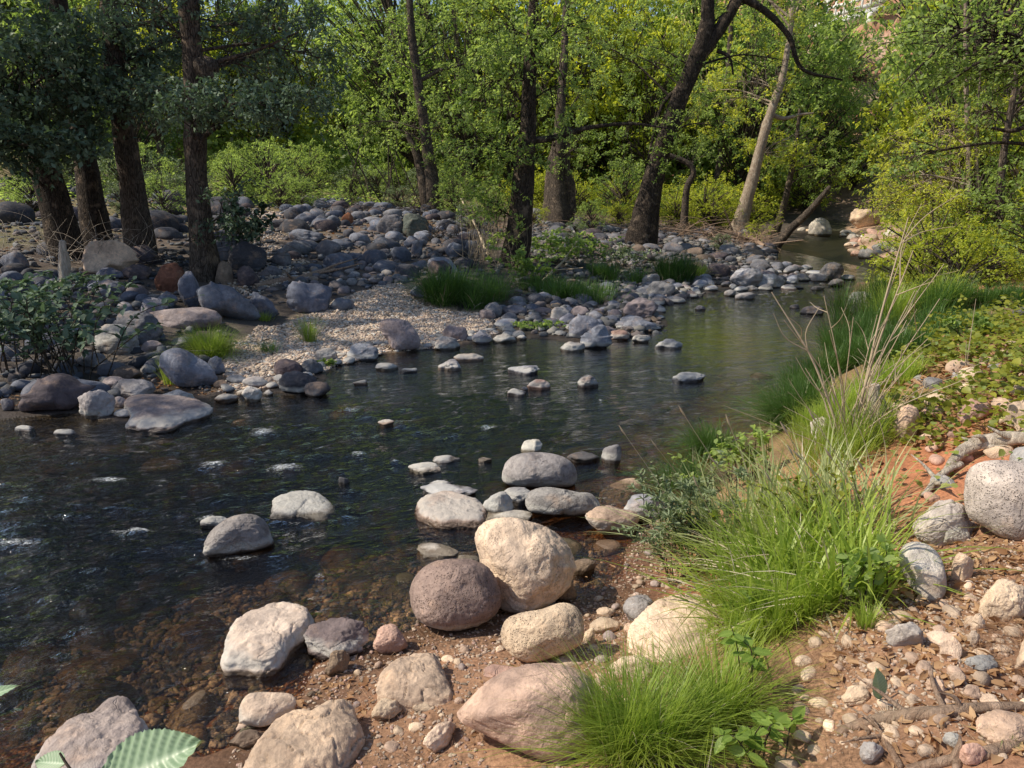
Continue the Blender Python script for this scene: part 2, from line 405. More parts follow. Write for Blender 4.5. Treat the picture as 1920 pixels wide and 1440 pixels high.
# ------------------------------------------------------------------ water
wx = axis(-26, 9.5, -.3, .030, 1.010, 0); wy = axis(-6, 44, 4.6, .030, 1.010, 0)
WX, WY = np.meshgrid(wx, wy)
a, b, wi = shore(WX, WY); wd = np.minimum(a, b).reshape(WX.shape); wi = wi.reshape(WX.shape); a = a.reshape(WX.shape)
ok = wi | (wd < .35)
FOAM_GLINTS = [(492, 812, .26, .18), (400, 874, .22, .12), (535, 880, .30, .13), (672, 856, .13, .14), (920, 802, .22, .09), (600, 843, .14, .06), (660, 770, .18, .08), (30, 1285, .06, .04),
        (600, 1083, .07, .05), (840, 862, .10, .05), (740, 870, .08, .04), (1127, 752, .07, .10), (300, 905, .2, .03), (100, 1120, .10, .03), (450, 1050, .25, .05), 
        (205, 905, .35, .06), (385, 975, .14, .08), (30, 1020, .3, .06), (250, 1000, .35, .05), (560, 800, .2, .05), (770, 790, .2, .04), (1000, 745, .2, .04)]  # white water; some near spots are glints and sky reflections painted white
foam_glint = np.zeros(WX.shape); ruf = np.zeros(WX.shape)
for px, py, sx, sy in FOAM_GLINTS:
    c = plane_pt(px, py)
    foam_glint = np.maximum(foam_glint, np.exp(-(((WX - c[0]) / (sx * .7)) ** 2 + ((WY - c[1]) / sy) ** 2)))
for px, py, s in [(450, 850, 2.2), (200, 950, 2.2), (60, 1200, 1.3), (800, 800, 1.2), (1480, 560, 3.0), (300, 1050, 1.0)]:
    c = plane_pt(px, py)
    ruf = np.maximum(ruf, np.exp(-(((WX - c[0]) / s) ** 2 + ((WY - c[1]) / (s * .7)) ** 2)))
# current runs from the far right towards the near left: ripples are drawn out along it
fa = R(205); U = WX * math.cos(fa) + WY * math.sin(fa); Wc = -WX * math.sin(fa) + WY * math.cos(fa)
wz = .010 * fbm(U * 2.2, Wc * 4.5, .2, 3, 61) + .0075 * fbm(U * 5.5, Wc * 10, .9, 3, 63)
q = .0075 * ruf * (1 - np.abs(fbm(U * 3.0, Wc * 7.0, .4, 3, 67))) + .006 * ruf * fbm(U * 8, Wc * 17, .1, 2, 69)
calm = np.exp(-(((WX - plane_pt(1360, 640)[0]) / 2.2) ** 2 + ((WY - plane_pt(1360, 640)[1]) / 2.6) ** 2))
wz = (wz * (.34 + 1.7 * ruf) * (1 - .7 * calm) + q + foam_glint * .018 * (.6 + fbm(U * 9, Wc * 14, .1, 2, 71)))
# bow wave round the stones that stand in the current
BOW = [(445, 1030, .22, .15), (565, 965, .24, .12)]
for px, py, rx, ry in BOW:
    c = plane_pt(px, py); c[1] += .02
    rr = np.sqrt(((WX - c[0]) / rx) ** 2 + ((WY - c[1]) / ry) ** 2)
    wz += .010 * np.exp(-((rr - 1.35) / .10) ** 2) - .005 * np.exp(-((rr - 1.6) / .12) ** 2)
wz *= np.clip(wd / .15, .25, 1)
I = np.arange(len(wy) - 1)[:, None] * len(wx) + np.arange(len(wx) - 1)[None]
wf = np.stack([I, I + 1, I + 1 + len(wx), I + len(wx)], -1).reshape(-1, 4)
wf = wf[ok.ravel()[wf].any(1)]
used = np.unique(wf); remap = np.zeros(WX.size, int); remap[used] = np.arange(len(used))
m, nt = new_mat('water'); n = N(nt)
pos = n('ShaderNodeNewGeometry').outputs['Position']
rot = n('ShaderNodeMapping', {'Vector': pos, 'Rotation': (0, 0, -fa), 'Scale': (1, 1, 1)}).outputs[0]
st = n('ShaderNodeMapping', {'Vector': rot, 'Scale': (.42, 1, 1)}).outputs[0]
r1 = n.noise(st, 9, 4, .6, .8); r2 = n.noise(st, 34, 4, .6, .5)
rufa = n.attr('rough_water')
h = n.math('ADD', n.math('MULTIPLY', r1, 1.0), n.math('MULTIPLY', r2, n.math('ADD', .22, n.math('MULTIPLY', rufa, .45))))
nb = n.bump(n.math('MULTIPLY', h, n.rng(n.attr('calm'), 0, 1, 1, .35)), 1.0, .034)
depth = n.attr('depth')
fres = n('ShaderNodeFresnel', {'IOR': 1.33, 'Normal': nb}).outputs[0]
tint = n.mix(n.rng(depth, .03, .26), (.95, .84, .68), n.mix(n.rng(depth, .15, .42), (.42, .32, .19), n.mix(n.attr('calm'), (.075, .085, .08), (.24, .24, .10))))  # golden tree reflection put into the tint of the calm patch
tr = n('ShaderNodeBsdfTransparent', {'Color': tint})
gl = n('ShaderNodeBsdfGlossy', {'Color': (1, 1, 1, 1), 'Roughness': .045, 'Normal': nb})
mx = n('ShaderNodeMixShader', {0: n.math('MULTIPLY', fres, n.rng(n.attr('calm'), 0, 1, 1.65, 3.0), True), 1: tr.outputs[0], 2: gl.outputs[0]})
fm = n.attr('foam_glint')
ft = n.noise(st, 62, 8, .8, 1.6)
fmask = n.rng(n.math('ADD', ft, n.math('MULTIPLY', n.math('SUBTRACT', fm, 1.0), .36)), .44, .56)
fb = n('ShaderNodeBsdfDiffuse', {'Color': (.78, .82, .86, 1)})
mx2 = n('ShaderNodeMixShader', {0: n.math('MULTIPLY', fmask, .75), 1: mx.outputs[0], 2: fb.outputs[0]})
finish(nt, mx2.outputs[0]); M_WATER = m
WV = np.stack([WX, WY, wz], -1).reshape(-1, 3)[used]
dep = np.where(wi, np.minimum(.42, .02 + .15 * wd), 0).ravel()[used]
me = mesh('creek_water', WV, [remap[wf]], True, {'foam_glint': foam_glint.ravel()[used], 'rough_water': ruf.ravel()[used], 'depth': dep, 'calm': calm.ravel()[used]}, M_WATER)
tag(link('creek_water', me), kind='structure')

# ------------------------------------------------------------------ stones
def ico(sub):
    import bmesh
    bm = bmesh.new(); bmesh.ops.create_icosphere(bm, subdivisions=sub, radius=1)
    V = np.array([v.co[:] for v in bm.verts]); F = np.array([[v.index for v in f.verts] for f in bm.faces]); bm.free()
    return V / np.linalg.norm(V, axis=1)[:, None], F
ICO = {k: ico(k) for k in (1, 2, 3, 4, 5, 6)}
def stone_shape(sub, seed, facet=.5, lump=.5, planes=None):
    """unit stone: soft intersection of random planes, then weathered with noise"""
    V, F = ICO[sub]; r = np.random.default_rng(seed)
    k = 13
    if planes is None:
        Nn = r.normal(size=(k, 3)); Nn /= np.linalg.norm(Nn, axis=1)[:, None]
        hh = (r.uniform(.52, 1.0, k) if facet > .65 else r.uniform(.66, 1.0, k)) if facet > .4 else r.uniform(.82, 1.05, k)
    else:
        Nn = np.array([p[:3] for p in planes], float); hh = np.array([p[3] for p in planes]); Nn /= np.linalg.norm(Nn, axis=1)[:, None]
    p = 6 + 20 * facet
    D = np.maximum(V @ Nn.T / hh[None], 0)
    rad = (1.0 + (D ** p).sum(1)) ** (-1 / p)
    s = r.uniform(-50, 50, 3)
    q = V * rad[:, None]
    rad = rad * (1 + .16 * lump * vn(q[:, 0] * 1.6 + s[0], q[:, 1] * 1.6 + s[1], q[:, 2] * 1.6 + s[2], 1)
                 + .07 * lump * vn(q[:, 0] * 4 + s[0], q[:, 1] * 4 + s[1], q[:, 2] * 4 + s[2], 2))
    if sub >= 4:
        rad = rad * (1 + .030 * (lump + .25) * vn(q[:, 0] * 9 + s[0], q[:, 1] * 9 + s[1], q[:, 2] * 9 + s[2], 3)
                     + .014 * (lump + .3) * fbm(q[:, 0] * 21 + s[0], q[:, 1] * 21 + s[1], q[:, 2] * 21 + s[2], 3, 4))
        # knocked-off chips: a cellular step
        ch = vn(q[:, 0] * 3.1 - s[0], q[:, 1] * 3.1 + s[1], q[:, 2] * 3.1, 8)
        rad = rad * (1 - .035 * lump * sstep(.28, .36, ch))
        cr = 1 - np.abs(vn(q[:, 0] * 2.6 + s[1], q[:, 1] * 2.6 - s[2], q[:, 2] * 2.6 + s[0], 12))
        rad = rad * (1 - .045 * (lump + .2) * sstep(.93, 1.0, cr))
        cr2 = 1 - np.abs(vn(q[:, 0] * 6 + s[1], q[:, 1] * 6, q[:, 2] * 6 - s[0], 13))
        rad = rad * (1 - .016 * (lump + .3) * sstep(.9, 1.0, cr2))
    q = V * rad[:, None]
    lo, hi = q.min(0), q.max(0)
    return (q - (lo + hi) / 2) / ((hi - lo) / 2), F
COLS = dict(
    cream=(.76, .61, .485), white=(.72, .69, .64), pale=(.58, .55, .51), tan=(.64, .51, .39), warm=(.56, .42, .33), brown=(.32, .24, .18), olive=(.22, .19, .12),
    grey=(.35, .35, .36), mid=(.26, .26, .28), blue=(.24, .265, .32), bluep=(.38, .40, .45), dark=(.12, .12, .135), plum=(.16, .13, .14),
    ledge=(.56, .48, .42), slabby=(.40, .30, .26), vesic=(.36, .27, .245), ash=(.36, .35, .35), lava=(.52, .48, .45), red=(.34, .145, .09), rust=(.42, .17, .08), pink=(.54, .36, .30), mauve=(.44, .37, .36), green=(.17, .20, .17))
STONES = []          # (x, y, radius) footprints used to keep fillers apart
def fit_stone(x0, y0, x1, y1, seed, sub, facet, lump, depth=.85, sink=.28, rot=None, planes=None, minz=None, roll=0.0):
    """a stone resting on the ground where the photo shows its foot, as large as the photo shows it"""
    cx = (x0 + x1) / 2
    g = hit(cx, min(y1, 1900)); gz = max(H(g[0], g[1]), 0 if minz is None else minz)
    D = math.hypot(g[1], CAM[2] - gz)
    a = (x1 - x0) / 2 * D / FPX
    S, F = stone_shape(sub, seed, facet, lump, planes)
    r = np.random.default_rng(seed + 99)
    if rot is None: rot = r.uniform(-.35, .35)
    if roll:
        c_, s_ = math.cos(roll), math.sin(roll)
        S = np.stack([S[:, 0] * c_ - S[:, 2] * s_, S[:, 1], S[:, 0] * s_ + S[:, 2] * c_], 1)
        S = S / np.abs(S).max(0)
    c_, s_ = math.cos(rot), math.sin(rot)
    X, Y = g[0], g[1] + a * depth * .7
    c = a * .6
    for it in range(9):
        b = a * depth
        gz = max(H(X, Y), 0.0)
        base = H(X, Y) if H(X, Y) > 0 else 0.0
        V = np.stack([S[:, 0] * a, S[:, 1] * b, S[:, 2] * c], 1)
        V = np.stack([V[:, 0] * c_ - V[:, 1] * s_, V[:, 0] * s_ + V[:, 1] * c_, V[:, 2]], 1)
        V += np.array([X, Y, base + c * (1 - 2 * sink)])
        vis = V[V[:, 2] > base + .002]
        if len(vis) < 8: vis = V
        px, py, d = project(vis)
        D = d.mean()
        wt = x1 - x0; w = px.max() - px.min()
        a *= np.clip(wt / w, .6, 1.6)
        X += (cx - (px.max() + px.min()) / 2) * D / FPX
        Y += np.clip((py.max() - y1) * D * D / (FPX * max(CAM[2] - base, .4)) * .8, -.6 * a - .3, .6 * a + .3)
        c *= np.clip(1 + ((py.min() - y0) * D / FPX) / (c * 1.5), .6, 1.6)
        c = min(max(c, a * .18), a * 1.9)
    b = a * depth
    base = max(H(X, Y), 0.0)
    ctr = np.array([X, Y, base + c * (1 - 2 * sink)])
    V = np.stack([S[:, 0] * a, S[:, 1] * b, S[:, 2] * c], 1)
    V = np.stack([V[:, 0] * c_ - V[:, 1] * s_, V[:, 0] * s_ + V[:, 1] * c_, V[:, 2]], 1)
    if H(X, Y) < 0:      # stands on the bed: carry the foot down to it
        k = V[:, 2] < -c * .1
        V[k, 2] = V[k, 2] * (1 + max(0, (ctr[2] - c - H(X, Y)) / (c * .9)))
    return V, F, ctr, a, b, c
def add_stone(name, V, F, ctr, col, mat, label, cat, group=None, band=0.0, jit=0.04):
    me = mesh(name, V, [F], True, None, mat)
    o = link(name, me, None, ctr)
    r = np.random.default_rng(abs(hash(label or '')) % 1000 + int(abs(ctr[0] * 1000)) % 977)
    k = 1 + r.uniform(-jit, jit) * 2
    shade_mul = np.array([.66, .68, .74]) if (max(col) < .7 and ctr[1] > 6.2 and ctr[0] < 4 - .0 * ctr[1]) else np.ones(3)  # left-bank shade put into the stone colour, darker and bluish
    o.color = (*[min(1, c * k * q_ * (1 + r.uniform(-jit, jit) * .5)) for c, q_ in zip(col, shade_mul)], band)
    tag(o, label, cat, group)
    return o

SIL = {   # outlines traced from the photo: (x0, y0, zoom) and points
 'large cream boulder propped': (600, 780, 2.182, '627,500 640,460 680,430 760,418 850,432 930,455 985,490 1020,530 1042,590 1035,660 1000,720 940,765 870,790 800,808 740,790 700,760 672,700 655,640 648,580 632,530'),
 'dark pitted round boulder': (600, 780, 2.182, '365,715 380,670 420,620 480,592 560,587 640,600 700,640 735,720 735,780 700,825 640,855 560,872 480,860 410,830 378,780'),
 'broad brown-grey boulder': (600, 780, 2.182, '555,1215 600,1170 680,1095 760,1050 860,1022 960,1018 1060,1040 1120,1085 1150,1150 1150,1240 1120,1320 1060,1370 1000,1395 900,1385 800,1350 700,1310 620,1275 570,1250'),
 'tan chipped oblong': (600, 780, 2.182, '737,890 760,840 820,810 900,795 980,768 1030,772 1065,800 1082,860 1070,920 1030,950 960,980 870,1005 800,985 750,940'),
 'flat cream block with small': (600, 780, 2.182, '232,1110 250,1060 300,1020 380,995 460,988 490,1010 515,1060 540,1120 520,1160 440,1160 330,1150 270,1140'),
 'tilted pale slab with a black': (0, 880, 2.572, '1065,910 1080,860 1105,780 1180,720 1260,700 1340,672 1420,675 1490,700 1505,745 1470,790 1400,840 1370,890 1320,935 1250,945 1150,935 1090,935'),
 'big sloping tan rock': (0, 880, 2.572, '1160,1440 1200,1370 1270,1290 1340,1235 1420,1200 1520,1190 1600,1150 1700,1135 1720,1180 1760,1270 1740,1320 1690,1380 1650,1440 1550,1500 1300,1520 1180,1490'),
 'long sunlit cream block': (1180, 780, 2.182, '0,850 60,800 140,765 220,757 310,765 370,800 390,860 370,930 300,970 200,980 100,960 30,930 -5,890'),
 'pinkish grey slab under': (0, 880, 2.572, '140,1440 200,1360 270,1290 350,1240 450,1200 540,1140 620,1130 670,1190 710,1240 700,1300 640,1380 560,1450 400,1520 200,1520'),
 'long flat mauve slab': (0, 400, 3, '700,1180 740,1130 700,1085 760,1055 900,1048 1080,1058 1190,1090 1140,1120 1040,1150 940,1185 820,1190'),
 'big angular pale blue block': (0, 400, 3, '910,850 930,780 1000,752 1060,770 1110,810 1170,860 1200,930 1190,980 1100,985 1000,970 950,920'),
 'large smooth purple-brown': (0, 400, 3, '120,1060 180,1000 250,930 320,905 390,920 440,970 455,1020 420,1080 360,1115 220,1120 140,1100'),
 'tilted mauve boulder': (640, 400, 3, '220,640 230,600 290,590 370,605 410,650 440,710 430,760 360,775 290,765 250,700'),
 'large blue-grey boulder below': (0, 400, 3, '1120,430 1160,405 1260,402 1320,430 1380,490 1425,560 1420,605 1330,600 1240,570 1150,530'),
 'cracked square boulder alone': (0, 400, 3, '1620,470 1640,400 1720,395 1800,400 1865,430 1850,500 1830,555 1740,562 1650,550 1620,510'),
 'pale two-lobed boulder': (640, 400, 3, '1280,670 1285,620 1320,585 1380,575 1440,600 1470,650 1460,700 1350,710 1290,700'),
 'front lobe boulder': (640, 400, 3, '1345,720 1370,680 1430,635 1480,630 1505,690 1500,740 1430,765 1350,755'),
 'flat-topped pale grey stone in': (0, 880, 2.572, '1290,225 1315,170 1320,145 1400,120 1470,112 1550,125 1610,165 1615,195 1570,225 1500,220 1440,215 1360,225'),
 'domed grey boulder with': (0, 880, 2.572, '985,380 1000,320 1040,270 1110,230 1180,220 1240,235 1285,280 1300,340 1310,390 1240,410 1100,410 1010,400'),
 'rounded grey boulder standing': (600, 780, 2.182, '745,230 760,190 800,160 880,148 960,155 1020,180 1048,220 1050,260 1030,290 960,300 850,300 770,285 745,260'),
 'brown-mauve slab with black': (600, 780, 2.182, '388,375 410,345 480,322 560,325 640,345 680,375 682,400 660,430 560,432 480,430 410,405'),
 'long grey stone with a pale band': (600, 780, 2.182, '838,350 860,310 920,292 1000,300 1060,310 1110,315 1145,360 1120,390 1050,410 950,415 860,395'),
 'large round pitted grey': (1180, 780, 2.182, '1388,290 1400,240 1450,200 1530,182 1620,185 1700,230 1710,330 1690,430 1640,490 1560,500 1480,470 1420,440 1395,370'),
 'cream yellow boulder below': (0, 400, 3, '482,300 490,220 530,165 600,155 680,165 730,205 745,250 720,300 690,330 600,310 540,345 490,330'),
 'cream stone with a wet dark': (0, 880, 2.572, '1155,1190 1165,1120 1200,1075 1250,1070 1320,1085 1400,1110 1425,1150 1400,1190 1330,1215 1270,1230 1190,1215'),
 'long grey stone striped': (1180, 780, 2.182, '1105,580 1125,540 1170,520 1220,530 1260,570 1285,640 1290,700 1260,745 1200,735 1150,690 1120,640'),
 'pale kidney-shaped': (1180, 780, 2.182, '1215,910 1250,885 1300,885 1345,920 1350,970 1320,1000 1280,995 1270,950 1235,935'),
}
def sil_stone(key, seed, sub, facet, lump, depth, planes=None):
    """a stone whose outline, seen along the line of sight it was traced on, follows the traced one; rounded in depth"""
    x0, y0, zf, pts = SIL[key]
    P = np.array([[float(v) for v in q.split(',')] for q in pts.split()]) / zf + np.array([x0, y0])
    lo, hi = P.min(0), P.max(0); ctr = (lo + hi) / 2
    g = hit(ctr[0], min(hi[1] - 2, 1560)); r0 = ray(*ctr); un = r0 / np.linalg.norm(r0)
    S, F = stone_shape(sub, seed, facet, lump, planes)
    f = unit3(un); rt = unit3(np.cross(f, [0, 0, 1.0])); up = np.cross(rt, f)
    fwd = np.array([0, math.cos(TH), -math.sin(TH)])
    dg = (g - CAM) @ fwd; a = (hi[0] - lo[0]) / 2 * dg / FPX; b = a * depth
    dc = dg + .25 * b; C = CAM + r0 * dc; k = dc / FPX
    Q = (P - ctr) * np.array([k, -k])
    th = np.arctan2(Q[:, 1], Q[:, 0]); rr = np.hypot(Q[:, 0], Q[:, 1]); o = np.argsort(th)
    # dense outline radius by angle
    E = np.vstack([smooth_path(np.vstack([Q, Q[:1]]), 400)])
    te = np.arctan2(E[:, 1], E[:, 0]); re_ = np.hypot(E[:, 0], E[:, 1]); grid = np.linspace(-math.pi, math.pi, 181)
    oo = np.argsort(te); Rt = np.interp(grid, te[oo], re_[oo], period=2 * math.pi)
    ang = np.arctan2(S[:, 2], S[:, 0]); rho = np.hypot(S[:, 0], S[:, 2])
    cur = np.zeros(181); bi = np.clip(((ang + math.pi) / (2 * math.pi) * 180).round().astype(int), 0, 180)
    np.maximum.at(cur, bi, rho); cur[cur == 0] = 1; cur[0] = cur[180] = max(cur[0], cur[180])
    ker = np.array([1, 2, 3, 2, 1.]) / 9; cur = np.convolve(np.concatenate([cur[-5:-1], cur, cur[1:5]]), ker, 'same')[4:-4]
    sc = np.interp(ang, grid, Rt / cur)
    V = S[:, :1] * sc[:, None] * rt + S[:, 2:3] * sc[:, None] * up + S[:, 1:2] * b * f
    lowc = V[:, 2] < -.6 * (V[:, 2].max())
    return V, F, C, a, b, a
SLAB = {'tilted pale slab': (.11, .13, 5), 'long flat mauve slab': (.08, .10, 5), 'flat-topped pale grey stone in': (.06, .10, 4), 'flat cream block with small': (.10, .12, 4), 'pinkish grey slab under': (.12, .14, 4),
        'big sloping tan rock': (.15, .17, 3.2), 'brown-mauve slab with black': (.07, .10, 4), 'long sunlit cream block': (.14, .15, 3.2)}
def slab_stone(key, seed, sub, h, th_, p):
    """a flat-topped block: the traced outline lies on its top face"""
    x0, y0, zf, pts = SIL[key]
    P = np.array([[float(v) for v in q.split(',')] for q in pts.split()]) / zf + np.array([x0, y0])
    m = P.mean(0); g = hit(m[0], min(m[1], 1560)); base = max(H(g[0], g[1]), 0)
    W = np.array([plane_pt(q[0], q[1], base + h * .55)[:2] for q in P]); ctr = (W.min(0) + W.max(0)) / 2; Q = W - ctr
    E = smooth_path(np.vstack([Q, Q[:1]]), 400); te = np.arctan2(E[:, 1], E[:, 0]); re_ = np.hypot(E[:, 0], E[:, 1]); oo = np.argsort(te)
    S, F = ICO[sub]; r = np.random.default_rng(seed); s = r.uniform(-40, 40, 3)
    ang = np.arctan2(S[:, 1], S[:, 0]); rho = np.hypot(S[:, 0], S[:, 1]); rr = (rho ** p + np.abs(S[:, 2]) ** p) ** (-1 / p)
    R_ = np.interp(ang, te[oo], re_[oo], period=2 * math.pi) * (1 - .10 * np.maximum(-S[:, 2], 0))
    V = np.stack([np.cos(ang) * R_ * rho * rr, np.sin(ang) * R_ * rho * rr, S[:, 2] * rr * th_], 1)
    sc = 1 / max(.15, R_.mean())
    q = V * sc
    n1 = vn(q[:, 0] * 2 + s[0], q[:, 1] * 2, q[:, 2] * 3, 1); cr = 1 - np.abs(vn(q[:, 0] * 2.4 + s[1], q[:, 1] * 2.4, q[:, 2] * 2.4, 2)); n2 = fbm(q[:, 0] * 7 + s[2], q[:, 1] * 7, q[:, 2] * 9, 3, 3); n3 = fbm(q[:, 0] * 24, q[:, 1] * 24, q[:, 2] * 24 + s[0], 2, 5)
    lay = sstep(.45, .55, np.abs(((V[:, 2] / th_ * 1.7 + n1 * .5) % 1) - .5) * 2)
    V[:, 2] += th_ * (.08 * n1 * (S[:, 2] > 0) - .08 * sstep(.95, 1, cr) + .028 * n2 + .018 * n3) + (V[:, 1] * .10 + V[:, 0] * r.uniform(-.06, .06)) * (S[:, 2] > -.2)
    V[:, :2] *= (1 + .025 * n2 + .03 * lay * (np.abs(S[:, 2]) < .7) - .04 * sstep(.93, 1, cr))[:, None]
    return V, F, np.array([ctr[0], ctr[1], base + h - th_]), np.abs(Q[:, 0]).max(), np.abs(Q[:, 1]).max(), th_
def unit3(v): v = np.asarray(v, float); return v / np.linalg.norm(v)
